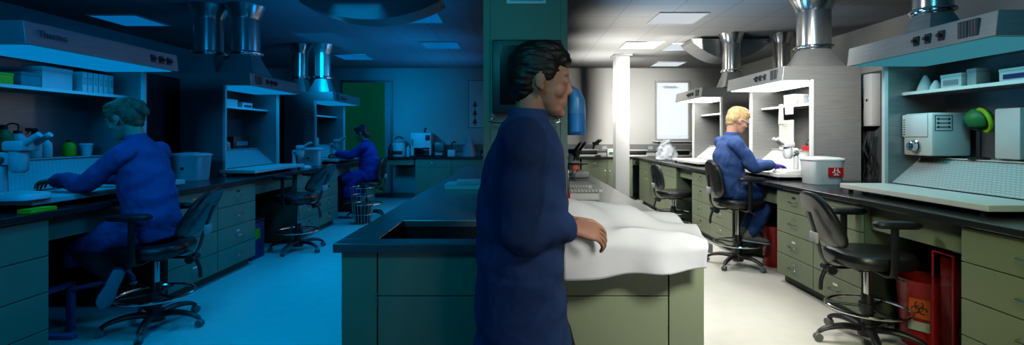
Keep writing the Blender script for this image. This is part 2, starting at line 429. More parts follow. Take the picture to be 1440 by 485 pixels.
b.box(SX0-.015,SX0+e,SY0-.012,SY1+.012,.62,.870); b.box(SX1-e,SX1+.015,SY0-.012,SY1+.012,.62,.870)
b.box(SX0+e,SX1-e,SY0-.012,SY0+e,.62,.870); b.box(SX0+e,SX1-e,SY1-e,SY1+.012,.62,.870); b.box(SX0-.015,SX1+.015,SY0-.012,SY1+.012,.60,.62)
b.build('basin','epoxy',t,False)
MB().lathe([(.04,.621),(.04,.626),(.028,.627),(.02,.622)],((SX0+SX1)/2,(SY0+SY1)/2,0)).build('drain','chrome',t)

# ------------------------------------------------------------------ fume hoods
emit('tube_white', (1,1,.97), 3.2); emit('tube_blue', (.0,.19,.50), .95); emit('tube_teal', (.06,.36,.46), .5)
def fume_hood(loc, rz, w, label, glow, near_is_x0, text=None, knobs=(.35,.45,.54)):
    t = thing('fume_hood', label, 'fume hood', loc, rz, 'fume hoods over the benches')
    D = .50; H0, H1 = 1.0, 1.135
    for x0 in (0, w-.022):
        s = MB(); s.box(x0,x0+.022,.03,D,0,H0); p = s.build('side_panel','steel',t,False)
        MB().box(x0-.006 if x0 == 0 else x0-.004, x0+.026 if x0 == 0 else x0+.028, 0,.03,0,H0).build('front_post','enamel',p,False,bevel=.003)
    MB().box(.022,w-.022,D-.02,D,0,H0).build('back_panel','steel_dark',t,False)
    c = MB(); yf = -.28
    c.hexa([(0,yf,H0-.005),(w,yf,H0-.005),(w,D,H0),(0,D,H0)], [(0,yf+.015,H1),(w,yf+.015,H1),(w,D,H1),(0,D,H1)])
    can = c.build('canopy','steel',t,False,bevel=.003)
    MB().box(.05,w-.05,yf+.03,.30,H0-.012,H0-.004).build('light_diffuser',glow,t,False)
    def nx(d): return d if near_is_x0 else w-d          # distance from the end nearest the camera
    xs = sorted((nx(.10),nx(.23)))
    v = MB(); 
    for k in range(2):
        xa = xs[0]+k*.068; v.box(xa,xa+.058,yf-.004,yf+.012,H0+.02,H0+.115)
    if not text: v.build('vent_grille','grillemesh',can,False)
    else: v.bm.free()
    for d in knobs:
        xx = nx(d); kb = MB(); kb.box(xx-.02,xx+.02,yf-.004,yf+.01,H0+.035,H0+.095); kb.cyl((xx,yf-.004,H0+.065),(xx,yf-.026,H0+.065),.014,.011,14)
        kb.build('switch_knob','blackplastic',can)
    if text:
        xx = nx(.17); lettering(text, .06, 'lettering','ink',can, facing((xx,yf-.003,H0+.07),(1,0,0),(0,.11,1)))
    MB().box(.022,w-.022,.14,D-.02,.762,.785).build('shelf','enamel',t,False)
    # sloped slotted baffle rising to a ledge
    pr = [(.06,.075),(.08,.075),(.30,.25),(D-.02,.25),(D-.02,.272),(.29,.272)]
    MB().prism(pr,.022,w-.022,'x').build('baffle','perforated',t,False)
    MB().box(.022,w-.022,.275,D-.02,.2725,.279).build('back_ledge','enamel',t,False)
    wl = MB().box(-.01,w+.01,-.33,.06,.03,.068).build('work_ledge','enamel',t,False,bevel=.005)
    for fx in (.06,w-.06):
        for fy in (-.29,.0): MB().cyl((fx,fy,0),(fx,fy,.03),.016,seg=12).build('foot','blackrubber',wl)
    return t
SLOT = WZ1+.001
hxr = 2.88
fume_hood((hxr,3.90,SLOT),ROT_R,1.22,'teal-lit fume hood at the right picture edge, holding the white pump box','tube_teal',False)
fume_hood((hxr,6.16,SLOT),ROT_R,1.30,'brightly lit steel fume hood the man in blue works at','tube_white',False)
fume_hood((hxr,8.20,SLOT),ROT_R,1.16,'bright far steel fume hood behind the man, beside the window','tube_white',False)
hxl = -3.22
fume_hood((hxl,2.92,SLOT),ROT_L,1.31,'blue-lit fume hood at the left picture edge with maker lettering, above the seated woman','tube_blue',True,'Thermo',(1.02,1.11,1.20))
fume_hood((hxl,5.37,SLOT),ROT_L,1.20,'blue-lit fume hood in the middle of the left bench, behind the empty left stool','tube_blue',True)
fume_hood((hxl,7.75,SLOT),ROT_L,1.30,'blue-lit fume hood at the far end of the left bench, before the far woman','tube_blue',True)

def duct(x, y, r, z0, label, tilt=.0, top=CE-.002):
    t = thing('exhaust_duct', label, 'exhaust duct', (x,y,z0), 0, 'steel exhaust ducts above the hoods')
    h = top-z0; zr = .22
    # square-to-round transition
    b = MB(); a = r*1.35; n = 32
    def sq(k):
        tt = 2*math.pi*k/n; c, s_ = math.cos(tt), math.sin(tt); m_ = max(abs(c),abs(s_)); return c/m_*a, s_/m_*a
    r0 = [b.bm.verts.new((*sq(k),0)) for k in range(n)]; r1 = [b.bm.verts.new((math.cos(2*math.pi*k/n)*r+tilt, math.sin(2*math.pi*k/n)*r, zr)) for k in range(n)]
    b.skinrings([r0,r1]); b.build('transition','steel',t)
    MB().lathe([(r,zr+.001),(r,h-.13)],(tilt,0,0),32).build('pipe','ductsteel',t)
    MB().lathe([(r*1.15,zr+.005),(r*1.22,zr+.02),(r*1.22,zr+.03),(r*1.15,zr+.045)],(tilt,0,0),32).build('clamp_ring','chrome',t)
    MB().lathe([(r*1.01,h-.15),(r*1.03,h-.13),(r*1.42,h-.008),(r*1.46,h)],(tilt,0,0),32).build('ceiling_collar','ductsteel',t)
ZT = SLOT+1.136
duct(3.08,7.14,.125,ZT,'bright steel exhaust duct above the far right hood, nearest the window')
duct(3.16,5.28,.165,ZT,'wide steel exhaust duct in front, on the hood the man works at')
duct(3.81,7.14,.115,.001,'slim steel exhaust duct rising behind the bright hood, between two others')
duct(3.13,3.72,.125,ZT,'dark blue steel exhaust duct at upper right over the teal-lit hood')
duct(-3.56,5.62,.15,ZT,'left of the two blue exhaust ducts on the middle left hood')
duct(-3.14,5.62,.15,ZT,'right of the two blue exhaust ducts on the middle left hood')
duct(-3.58,8.0,.125,ZT,'left of the two far blue exhaust ducts at the end of the left bench')
duct(-3.21,8.0,.125,ZT,'right of the two far blue exhaust ducts at the end of the left bench')

# curved baffles hung under the ceiling
def arc_baffle(loc, w, d, drop, label, mat):
    t = thing('ceiling_baffle', label, 'ceiling baffle', loc)
    b = MB(); n = 24
    top = [(-w/2+w*i/n, 0) for i in range(n+1)]
    low = [(-w/2+w*i/n, -drop*(1-(2*i/n-1)**2)-.02) for i in range(n+1)]
    b.prism(low+top[::-1], -d/2, d/2, 'y'); b.build('curved_body', mat, t)
    e = MB(); e.box(-w/2-.015,w/2+.015,-d/2-.015,d/2+.015,0,.018); e.build('top_flange',mat,t,False)
    for sx in (-w*.3,w*.3):
        MB().cyl((sx,0,.018),(sx,0,CE-loc[2]-.001),.008,seg=8).build('hanger','chrome',t)
arc_baffle((3.15,7.55,2.77),1.15,.5,.26,'curved steel baffle hung from the ceiling behind the bright ducts','steel')
arc_baffle((-1.62,5.45,2.815),1.5,.35,.19,'dark curved baffle hung from the ceiling at upper left centre','steel_dark')

# ------------------------------------------------------------------ lab stools
def rot_pts(pts, a): 
    c, s = math.cos(a), math.sin(a); return [(x*c-y*s, x*s+y*c, z) for x,y,z in pts]
def lab_stool(loc, rz, S, label, arms=True, tilt=.16, base_rot=.3, back_h=.40):
    """faces local +x; S is the seat height"""
    t = thing('lab_stool', label, 'stool', loc, rz, 'black lab stools at the benches')
    def seat(u, v):
        a = 2*math.pi*u; c, s = math.cos(a), math.sin(a); r = 1.0
        return Vector((c,s,0))
    X, Y = Vector((1,0,0)), Vector((0,1,0)); b = MB(); rs = []
    for k, (f, z) in enumerate(((.80,-.085),(.95,-.075),(1.0,-.045),(1.0,-.02),(.95,0),(.80,.012),(.5,.006),(.1,.0))):
        rs.append(b.ring(Vector((.01,0,S+z)), X, Y, .235*f, .240*f, 40, .72))
    b.skinrings(rs); b.build('seat','vinyl',t)
    MB().box(-.11,.11,-.10,.10,S-.115,S-.085,.008).build('seat_plate','blackplastic',t)
    # padded backrest: curved superellipse shell leaning back
    zc = S+.205; ct, st = math.cos(tilt), math.sin(tilt); Hh, Wh = back_h/2, .205
    def bp(y, z, o):                                  # point on the backrest surface, o = offset along its thickness
        cx = -.235 - .14*st + y*y*.55 + o
        return Vector((cx*1 - z*st, y, zc + z*ct))
    def pad(y_s, off, nm, mat):
        q = MB(); rings = []
        for f, o in ((.55,-.030),(.9,-.028),(.99,-.012),(1,.0),(.98,.018),(.88,.03),(.5,.036)):
            ring = []
            for i in range(44):
                a = 2*math.pi*i/44; c, s = math.cos(a), math.sin(a)
                c = math.copysign(abs(c)**.72,c); s = math.copysign(abs(s)**.72,s)
                wz = 1.0-.16*(s*.5+.5)                 # narrower at the top
                ring.append(q.bm.verts.new(bp(c*Wh*f*wz, s*Hh*f, o)))
            rings.append(ring)
        q.skinrings(rings); return q.build(nm, mat, t)
    pad(1,0,'backrest','vinyl')
    bar = [(-.08,0,S-.105),(-.20,0,S-.11),(-.275,0,S-.06),(-.285-.06*st,0,S+.06),(-.275-.22*st,0,S+.25)]
    MB().tube(bar,[.026]*5,10,5,flat=.32).build('back_bar','blackplastic',t)
    MB().box(-.302-.10*st,-.280-.10*st,-.045,.045,S+.05,S+.12,.006).build('back_bracket','lightgrey',t)
    MB().tube([(-.25,0,S-.10),(-.285,0,S-.19),(-.29,0,S-.26)],.013,8).build('height_lever','blackplastic',t)
    MB().cyl((-.24,-.055,S-.12),(-.24,.055,S-.12),.03,seg=14).build('tilt_knob','blackplastic',t)
    MB().tube([(.05,-.08,S-.11),(.06,-.2,S-.125),(.06,-.26,S-.12)],.006,8).build('seat_lever','blackplastic',t)
    if arms:
        for s in (-1,1):
            a = MB().tube([(.0,s*.10,S-.10),(.0,s*.24,S-.10),(.0,s*.275,S-.05),(.0,s*.275,S+.20)],[.024]*4,8,5,flat=.5).build('arm_post','blackplastic',t)
            pd = MB(); rr = []
            for f, z in ((.85,.2),(1,.212),(1,.228),(.85,.24),(.4,.244)): rr.append(pd.ring(Vector((.015,s*.275,S+z)),X,Y,.135*f,.045*f,24,.7))
            pd.skinrings(rr); pd.build('arm_pad','blackplastic',a)
    MB().lathe([(.036,.10),(.036,.30),(.03,.32)],(0,0,0),20).build('column_sleeve','blackplastic',t)
    MB().lathe([(.021,.32),(.021,S-.115)],(0,0,0),18).build('gas_column','chrome',t)
    fr = MB(); fr.torus((0,0,.235),.235,.0115,48)
    ring = fr.build('foot_ring','chrome',t)
    hb = MB(); hb.lathe([(.05,.205),(.05,.262)],(0,0,0),18)
    for k in range(3):
        a = base_rot+k*2*math.pi/3; hb.tube([(.045*math.cos(a),.045*math.sin(a),.235),(.23*math.cos(a),.23*math.sin(a),.235)],.009,8)
    hb.build('ring_hub','blackplastic',ring)
    MB().lathe([(.055,.05),(.06,.10),(.05,.125)],(0,0,0),18).build('hub','blackplastic',t)
    for k in range(5):
        a = base_rot+k*2*math.pi/5
        lg = MB().tube(rot_pts([(.04,0,.095),(.15,0,.105),(.25,0,.088),(.30,0,.062)],a),[.030,.027,.022,.017],10,5,flat=.75).build('leg','blackplastic',t)
        cs = MB(); cx, cy = .305*math.cos(a), .305*math.sin(a)
        for s in (-.012,.012):
            o = Vector((-math.sin(a)*s, math.cos(a)*s, 0)); n = Vector((-math.sin(a),math.cos(a),0))
            cs.cyl(Vector((cx,cy,.026))+o-n*.008, Vector((cx,cy,.026))+o+n*.008, .025, seg=16)
        cs.cyl((cx,cy,.03),(cx,cy,.068),.010,seg=10)
        cs.build('caster','midgrey',lg)
    return t
lab_stool((2.28,3.22,0),-.10,.60,'empty black stool in front at right, pushed to the bench by the red biohazard bin',tilt=.42,base_rot=.63)
lab_stool((2.28,5.13,0),0,.70,'black stool the man in the blue coat sits on',base_rot=.1)
lab_stool((2.26,7.22,0),.1,.54,'small empty black stool at the far end of the right bench',arms=False,base_rot=.5)
lab_stool((-2.58,3.48,0),math.pi+.15,.60,'black stool at left that the woman with the bun sits on',base_rot=.5,tilt=.5)
lab_stool((-2.62,5.8,0),math.pi-.2,.66,'empty black stool at the left bench, in front of the middle hood',base_rot=.4,tilt=.62)
lab_stool((-2.52,8.1,0),math.pi,.60,'black stool the far woman in royal blue sits on',arms=False)
# ------------------------------------------------------------------ small things
ZW = WZ1+.001                    # on the worktops
ZH = SLOT+.280                   # on a hood's back ledge
ZS = SLOT+.7855                  # on a hood's shelf
ZL = SLOT+.069                   # on a hood's work ledge
def bottle(loc, label, mat, r=.04, h=.2, cap='whiteplastic', group=None, spray=False, wash=False):
    t = thing('spray_bottle' if spray else 'bottle', label, 'bottle', loc, random.random()*.6, group)
    MB().lathe([(r*.9,0),(r,.008),(r,h*.62),(r*.92,h*.72),(r*.45,h*.86),(r*.36,h*.9)],(0,0,0),20).build('body',mat,t)
    if spray:
        c = MB(); c.lathe([(r*.42,h*.88),(r*.42,h*.98)],(0,0,0),14); c.box(-.05,.02,-.012,.012,h*.98,h*1.10,.004); c.tube([(-.03,0,h*.98),(-.045,0,h*.9)],.005,8)
        c.build('trigger_head',cap,t)
    elif wash:
        c = MB(); c.lathe([(r*.5,h*.87),(r*.5,h*.96)],(0,0,0),14); c.tube([(0,0,h*.95),(0,0,h*1.15),(-.04,0,h*1.2),(-.08,0,h*1.08)],.005,8); c.build('spout_cap',cap,t)
    else:
        MB().lathe([(r*.42,h*.87),(r*.44,h*.88),(r*.44,h*.99),(r*.38,h)],(0,0,0),16).build('cap',cap,t)
    return t
def carton(loc, label, size, mat='whiteplastic', rz=0., name='carton', cat='box', group=None, lid=True, label_mat=None):
    sx, sy, sz = size; t = thing(name, label, cat, loc, rz, group)
    MB().box(-sx/2,sx/2,-sy/2,sy/2,0,sz,.004).build('body',mat,t)
    if lid: MB().box(-sx/2-.002,sx/2+.002,-sy/2-.002,sy/2+.002,sz*.80,sz+.003,.003).build('lid',mat,t)
    if label_mat: MB().box(-sx*.35,sx*.35,-sy/2-.004,-sy/2-.001,sz*.25,sz*.6).build('sticker',label_mat,t,False)
    return t
def tub(loc, label, r=.06, h=.1, mat='whiteplastic', cat='tub', name='tub', group=None):
    t = thing(name, label, cat, loc, 0, group); e = r*.08
    MB().lathe([(r*.8,0),(r,h),(r*1.06,h),(r*1.06,h*.96),(r*1.02,h*.95)] ,(0,0,0),24).build('body',mat,t)
    MB().lathe([(r*1.07,h+.0005),(r*1.07,h+.008),(r*.9,h+.012)],(0,0,0),24).build('lid',mat,t)
    return t
def waste_tub(loc, rz, label, size=(.33,.26,.245), biohazard=False):
    """tapered translucent container with a lid"""
    sx, sy, sz = size; t = thing('sharps_container' if biohazard else 'waste_container', label, 'container', loc, rz)
    b = MB(); X, Y = Vector((1,0,0)), Vector((0,1,0))
    rs = [b.ring(Vector((0,0,z)),X,Y,sx/2*f,sy/2*f,36,.45) for f, z in ((.84,0),(.86,.004),(.97,sz*.86),(1.0,sz*.88),(1.0,sz*.9))]
    b.skinrings(rs); b.build('tub','clearplastic' if biohazard else 'whiteplastic',t)
    l = MB(); rs = [l.ring(Vector((0,0,z)),X,Y,sx/2*f,sy/2*f,36,.45) for f, z in ((1.03,sz*.905),(1.03,sz*.95),(.9,sz*.985),(.8,sz))]
    l.skinrings(rs); l.box(-.06,.06,-.04,.04,sz*.985,sz*1.03,.005); l.build('lid','whiteplastic',t)
    if biohazard:
        s_ = MB().box(-.02,.115,-sy/2-.004,-sy/2+.004,sz*.30,sz*.64).build('sticker','red',t,False)
        biohazard_sign((.048,-sy/2-.0055,sz*.47),.036,'paper',s_)
    else:
        k = MB(); k.cyl((0,-sy/2-.006,sz*.45),(0,-sy/2+.01,sz*.45),.014,seg=14); k.build('spigot','blackplastic',t)
    return t
def biohazard_sign(c, r, mat, parent):
    b = MB(); c = Vector(c)
    def arc(cx, cz, R0, w, a0, a1, n=18):
        pts = []
        for i in range(n):
            t0 = a0+(a1-a0)*i/n; t1 = a0+(a1-a0)*(i+1)/n
            q = [(cx+(R0+s_*w)*math.cos(t), cz+(R0+s_*w)*math.sin(t)) for s_, t in ((-.5,t0),(.5,t0),(.5,t1),(-.5,t1))]
            b.prism([(c.x+x,c.z+z) for x,z in q], c.y-.0006, c.y+.0006)
    for k in range(3):
        a = R(90+120*k); arc(.52*r*math.cos(a),.52*r*math.sin(a),.46*r,.16*r,a+.55-math.pi*0+0, a+2*math.pi-.55)
    arc(0,0,.42*r,.10*r,0,2*math.pi,24); arc(0,0,.10*r,.10*r,0,2*math.pi,12)
    return b.build('biohazard_sign',mat,parent,False)
def stereo_microscope(loc, rz, label, mat='whiteplastic', sc=1.):
    """eyepieces point to local -y"""
    t = thing('stereo_microscope', label, 'microscope', loc, rz); t.scale = (sc,)*3
    b = MB(); X, Y = Vector((1,0,0)), Vector((0,1,0))
    b.skinrings([b.ring(Vector((0,0,z)),X,Y,.11*f,.14*f,32,.6) for f, z in ((1,0),(1,.018),(.92,.034),(.5,.042))]); b.build('base',mat,t)
    MB().tube([(0,.10,.03),(0,.10,.20),(0,.085,.27)],[.03,.024,.028],12).build('pillar_arm',mat,t)
    MB().box(-.035,.035,.02,.12,.20,.27,.012).build('focus_block',mat,t)
    for s in (-1,1): MB().cyl((s*.036,.07,.235),(s*.058,.07,.235),.02,seg=14).build('focus_knob','midgrey',t)
    h = MB(); h.lathe([(.028,.155),(.045,.175),(.048,.24),(.046,.30)],(0,.0,0),20); h.build('zoom_body',mat,t)
    e = MB(); e.box(-.06,.06,-.075,.05,.285,.345,.014); hd = e.build('head',mat,t)
    for s in (-1,1):
        MB().cyl((s*.032,-.05,.32),(s*.034,-.155,.385),.019,.017,14).build('eyepiece',mat,hd)
    return t
def compound_microscope(loc, rz, label, sc=1.):
    t = thing('compound_microscope', label, 'microscope', loc, rz); t.scale = (sc,)*3
    MB().box(-.09,.09,-.12,.12,0,.06,.012).build('base','whiteplastic',t)
    MB().tube([(0,.09,.05),(0,.10,.16),(0,.07,.28)],[.04,.032,.034],12,flat=.7).build('arm','whiteplastic',t)
    MB().box(-.10,.10,-.08,.07,.135,.15,.003).build('stage','blackplastic',t)
    MB().lathe([(.03,.07),(.03,.125)],(0,-.01,0),16).build('condenser','blackplastic',t)
    n = MB(); n.lathe([(.035,.225),(.04,.25)],(0,-.01,0),18)
    for a in (0,2.1,4.2): n.cyl((.018*math.cos(a),-.01+.018*math.sin(a),.225),(.03*math.cos(a),-.01+.03*math.sin(a),.175),.010,.007,12)
    n.build('nosepiece','blackplastic',t)
    hd = MB().box(-.045,.045,-.05,.09,.25,.30,.012).build('head','blackplastic',t)
    for s in (-1,1): MB().tube([(s*.03,-.02,.285),(s*.03,-.08,.33),(s*.03,-.13,.37)],.017,12).build('eyepiece','blackplastic',hd)
    for s in (-1,1): MB().cyl((s*.04,.09,.10),(s*.065,.09,.10),.024,seg=16).build('focus_knob','midgrey',t)
    return t

# --- right near hood (teal): pump box, ball, cassette box, shelf items
def rh(y_from_near, depth, z, near=2.68): return (hxr+depth, near+y_from_near, z)   # point in the teal hood
t = thing('pump_unit','white boxy pump with a round port and arrow sign, in the teal-lit hood','machine',(3.165,3.73,ZH),ROT_R)
# local x runs towards the camera, -y faces the aisle
q = MB(); q.box(-.135,.135,-.145,.145,.012,.335,.018); q.build('housing','enamel',t)
MB().box(-.138,.10,-.152,-.143,.155,.325,.006).build('front_cover','whiteplastic',t)
for fx in (-.11,.11):
    for fy in (.0,.12): MB().cyl((fx,fy,0),(fx,fy,.014),.014,seg=10).build('foot','blackrubber',t)
pt = MB(); pt.lathe([(.05,0),(.05,.012),(.038,.016),(.034,.05),(.02,.055)],(0,0,0),24)
o = pt.build('port','chrome',t); o.rotation_euler = (R(90),0,0); o.location = (-.01,-.1445,.085)
fr_ = MB(); ax0, ax1 = .1355, .1375
for q in ((-.125,-.120,.20,.315),(.0,.005,.20,.315),(-.125,.005,.20,.205),(-.125,.005,.310,.315)): fr_.box(ax0,ax1,q[0],q[1],q[2],q[3])
for z in (.228,.258,.288):
    fr_.box(ax0,ax1,-.098,-.022,z-.0035,z+.0035); fr_.prism([(-.114,z),(-.096,z+.011),(-.096,z-.011)],ax0,ax1,'x'); fr_.prism([(-.006,z),(-.024,z+.011),(-.024,z-.011)],ax0,ax1,'x')
fr_.build('arrow_sign','ink',t,False)
tk = MB()
for i in range(7): tk.box(-.125,-.108,-.1535,-.1515,.17+i*.019,.177+i*.019)
tk.build('scale_marks','ink',t,False)
t = thing('tape_ball','green ball with a yellow rim on a black stand, between pump and slotted box','ball',(3.20,3.42,ZH),ROT_R)
MB().lathe([(.06,0),(.06,.012),(.014,.02),(.014,.20),(.05,.215)],(0,0,0),20).build('stand','blackplastic',t)
MB().ball((0,0,.285),.085,.07,.075,24).build('ball','green',t)
y_ = MB(); y_.torus((.045,-.01,.27),.078,.014,32,(.35,1,.3)); y_.build('rim','lime',t)
t = thing('wall_dispenser','pale box with a slot standing at the right picture edge in the teal hood','dispenser',(3.25,3.19,ZH),ROT_R)
MB().box(-.06,.06,-.06,.08,0,.01).build('foot','enamel',t)
MB().box(-.085,.085,-.085,.10,.01,.345,.012).build('housing','enamel',t)
s_ = MB().box(.0845,.089,-.05,.07,.15,.215).build('slot_plate','midgrey',t,False); MB().box(.0885,.091,-.035,.055,.170,.195).build('slot','lime',s_,False)
# shelf
t = thing('paper_cone','white folded paper cone at the far end of the teal hood shelf','paper cone',(3.14,3.80,ZS),0)
MB().lathe([(.055,0),(.05,.03),(.028,.09),(.01,.125)],(0,0,0),12).build('cone','paper',t)
t = thing('paper_cone','white folded paper cone nearer the camera, standing beside the other cone','paper cone',(3.13,3.69,ZS),0)
MB().lathe([(.04,0),(.036,.03),(.02,.06),(.01,.075)],(0,0,0),12).build('cone','paper',t)
carton((3.16,3.53,ZS),'white box with grey print on the teal hood shelf',(.17,.12,.10),'whiteplastic',ROT_R,label_mat='printgrey')
carton((3.17,3.39,ZS),'small pale carton next to the printed box on the teal shelf',(.07,.1,.12),'lightgrey',ROT_R)
carton((3.16,3.08,ZS),'white and dark blue glove box on the teal hood shelf',(.2,.11,.085),'whiteplastic',ROT_R,label_mat='navy',name='glove_box')
# --- bright hood (y 4.86..6.16)
stereo_microscope((2.72,4.98,ZL),ROT_R+.15,'white stereo microscope the man in blue is using','whiteplastic',.9)
waste_tub((2.80,4.55,ZW),0,'translucent white sharps bin with red biohazard label on the right bench',biohazard=True)
t = thing('data_sheet','printed table sheet hung upright in the bright hood beside the man','paper sheet',(3.05,5.62,SLOT+.279),ROT_R)
MB().box(-.15,.15,0,.004,0.001,.34).build('sheet','paper',t,False)
l_ = MB()
for i in range(11): l_.box(-.13,.13,-.0012,-.0002,.03+i*.026,.042+i*.026)
l_.build('printed_rows','beige',t,False)
MB().box(-.1,.1,.004,.05,.001,.006).build('stand','clearplastic',t,False)
t = thing('tissue_strip','yellowish tissue strip hanging from the bright hood shelf','tissue',(2.99,5.62,SLOT+.56),ROT_R)
MB().grid(lambda u,v: Vector(((u-.5)*(.075+.035*(1-v)), .006*math.sin(u*9), .24*v)),10,6).build('strip','offwhite',t,solid=.002)
t = thing('price_label','white paper tag hanging on the bright hood shelf edge','tag',(2.985,5.44,SLOT+.68),ROT_R)
MB().box(-.08,.08,0,.002,0,.082).build('card','paper',t,False)
carton((3.14,5.58,ZS),'white carton at the far end of the bright hood shelf',(.22,.16,.12),'whiteplastic',ROT_R)
carton((3.15,5.38,ZS),'pale carton nearest the middle of the bright hood shelf',(.1,.14,.10),'lightgrey',ROT_R,label_mat='printgrey')
t = thing('wipe_bag','blue and white plastic bag of wipes on the bright hood shelf','bag',(3.12,5.12,ZS),ROT_R)
MB().loft([((-.14,0,.03),(0,.02,0),(0,0,.02)),((-.08,0,.04),(0,.07,0),(0,0,.04)),((.04,0,.05),(0,.08,0),(0,0,.05)),((.12,0,.045),(0,.06,0),(0,0,.04)),((.15,0,.03),(0,.03,0),(0,0,.01))],20).build('bag','blueplastic',t)
MB().loft([((-.02,0,.051),(0,.081,0),(0,0,.051)),((.03,0,.053),(0,.083,0),(0,0,.053))],20).build('band','whiteplastic',t)
carton((3.12,5.27,ZH),'flat red box on the bright hood ledge under the data sheet',(.15,.1,.05),'red',ROT_R,name='tip_box')
tub((3.10,5.03,ZH),'white plastic tub, lower one of the bright hood ledge',.075,.085)
t = tub((3.10,5.03,ZH+.0985),'white plastic tub stacked on top of another in the bright hood',.065,.06)
bottle((3.18,5.4,ZH),'small dark bottle beside the red box in the bright hood','blackplastic',.028,.12,'blackplastic')
t = thing('tube_rack','wire rack of blue capped tubes high in the bright hood','tube rack',(3.24,4.98,ZH),ROT_R)
r_ = MB()
for z in (.06,.17,.24):
    for x in (-.09,.09): r_.cyl((x,-.04,z),(x,.04,z),.003,seg=6)
    for y in (-.04,.04): r_.cyl((-.09,y,z),(.09,y,z),.003,seg=6)
for x in (-.09,.09):
    for y in (-.04,.04): r_.cyl((x,y,0),(x,y,.27),.004,seg=6)
r_.build('frame','chrome',t)
for i in range(4): MB().lathe([(.010,.245),(.011,.25),(.011,.275),(.008,.278)],(-.06+.04*i,0,0),10).build('tube','navy',t)
# beyond the man
carton((2.62,6.50,ZW),'beige note block standing on the bench behind the man','x' and (.03,.16,.16),'beige',.2,name='note_block',lid=False)
carton((2.70,6.30,ZW),'white rounded box on the bench behind the man’s arm',(.22,.18,.12),'whiteplastic',0,name='wipes_box')
# pipes and panel in the gap between hoods
t = thing('electrical_panel','pale grey wall box in the gap between the two right hoods','wall box',(3.5605,4.97,1.45),0)
MB().box(-.09,0,-.13,.10,0,.52,.006).build('housing','lightgrey',t)
MB().cyl((-.092,-.08,.26),(-.105,-.08,.26),.012,seg=12).build('lock','chrome',t)
t = thing('cable_bundle','dark bundle of cables behind the bright hood, in the gap between hoods','cables',(3.49,4.93,ZW),0)
c_ = MB()
for i in range(6):
    x, y = random.uniform(-.04,.01), random.uniform(-.1,.08); c_.tube([(x,y,.006),(x+.02,y+.06*math.sin(i),.15),(x-.04,y-.05,.30),(x+.02,y+.02*i-.05,.48)],.007,8)
c_.build('cords','blackrubber',t)

# --- right floor level
def red_bin(loc, label, r=.15, h=.42, sign=False, rz=0.):
    t = thing('waste_bin', label, 'bin', loc, rz); k = .86
    b = MB(); b.lathe([(r*k,0),(r,h-.03),(r*1.04,h-.03),(r*1.05,h),(r*.98,h),(r*.95,h-.04),(r*.83,.02),(.01,.015)],(0,0,0),32); b.build('bucket','red',t)
    if sign:
        MB().box(-.055,.055,-r*.99,-r*.985+.04,.20,.32).build('orange_label','orange',t,False)
        biohazard_sign((0,-r*.99-.001,.262),.045,'ink',kids(t)[-1])
        p = MB().box(-.06,.05,-r*.975,-r*.97+.04,.12,.175).build('white_label','offwhite',t,False)
    return t
red_bin((2.66,3.20,0),'large red biohazard bin with an orange label in the kneehole at right',.165,.43,True,-.95)
red_bin((2.66,5.12,0),'plain red bin in the kneehole by the seated man’s feet',.125,.42)
red_bin((2.62,10.0,0),'small red bin far back, under the bench below the grey bag',.1,.45)
def bag_stand(loc, rz, label, w=.16, h=.68, dp=.10):
    t = thing('bag_stand', label, 'bag stand', loc, rz)
    f = MB(); 
    for x in (-w/2,w/2):
        for y in (-dp,dp): f.cyl((x,y,0),(x,y,h),.006,seg=8)
    for z in (.02,h):
        for y in (-dp,dp): f.cyl((-w/2,y,z),(w/2,y,z),.006,seg=8)
        for x in (-w/2,w/2): f.cyl((x,-dp,z),(x,dp,z),.006,seg=8)
    f.build('wire_frame','red',t)
    X, Y = Vector((1,0,0)), Vector((0,1,0)); b = MB()
    b.skinrings([b.ring(Vector((0,0,z)),X,Y,(w/2-.014)*f_,(dp-.018)*f_,28,.5) for z, f_ in ((.10,.6),(.14,.9),(.35,.96),(h-.02,1)) ],True,False)
    b.build('bag','redbag',t); return t
bag_stand((2.56,2.90,0),.0,'thin red wire stand with a clear red bag beside the biohazard bin',.12,.66,.07)
bag_stand((2.66,4.80,0),.0,'red wire bag stand in the kneehole behind the man’s shoes',.15,.70)

# --- island top
def book(loc, label, size, rz, group, ring=True):
    sx, sy, sz = size; t = thing('spiral_notebook', label, 'notebook', loc, rz, group)
    MB().box(-sx/2,sx/2,-sy/2,sy/2,0,sz,.0015).build('pages','paper',t)
    MB().box(-sx/2-.006,sx/2+.006,-sy/2-.004,sy/2+.004,sz,sz+.003).build('cover','clearplastic',t)
    if ring:
        s_ = MB(); n_ = 9*12
        s_.tube([(-sx/2+.02+i*(sx-.04)/n_,-sy/2+.011*math.cos(i*math.pi/6),sz*.55+.011*math.sin(i*math.pi/6)) for i in range(n_+1)],.0016,5,1)
        s_.build('spiral','blackplastic',t)
    return t
book((.43,3.55,ZW),'thick white notebook at the bottom of the pile right of the pillar',(.24,.30,.045),0,'notebooks on the island',False)
book((.44,3.56,ZW+.050),'spiral notebook in the middle of the pile right of the pillar',(.26,.28,.022),.06,'notebooks on the island')
book((.41,3.56,ZW+.077),'spiral notebook on top of the pile right of the pillar',(.2,.26,.022),-.05,'notebooks on the island')
book((-.42,4.2,ZW),'white notebook at the bottom of the pile left of the pillar',(.40,.32,.035),0,'notebooks on the island',False)
book((-.38,4.2,ZW+.039),'spiral notebook on top of the pile left of the pillar',(.3,.28,.02),.1,'notebooks on the island')
t = thing('gas_tap','lab gas tap with two orange knobs on the island beside the pillar','tap',(.315,3.2,ZW))
MB().lathe([(.028,0),(.028,.01),(.016,.02)],(0,0,0),16).build('flange','chrome',t)
MB().lathe([(.014,.02),(.014,.075)],(0,0,0),14).build('red_sleeve','red',t)
MB().lathe([(.009,.075),(.009,.20),(.014,.205),(.014,.22)],(0,0,0),14).build('post','chrome',t)
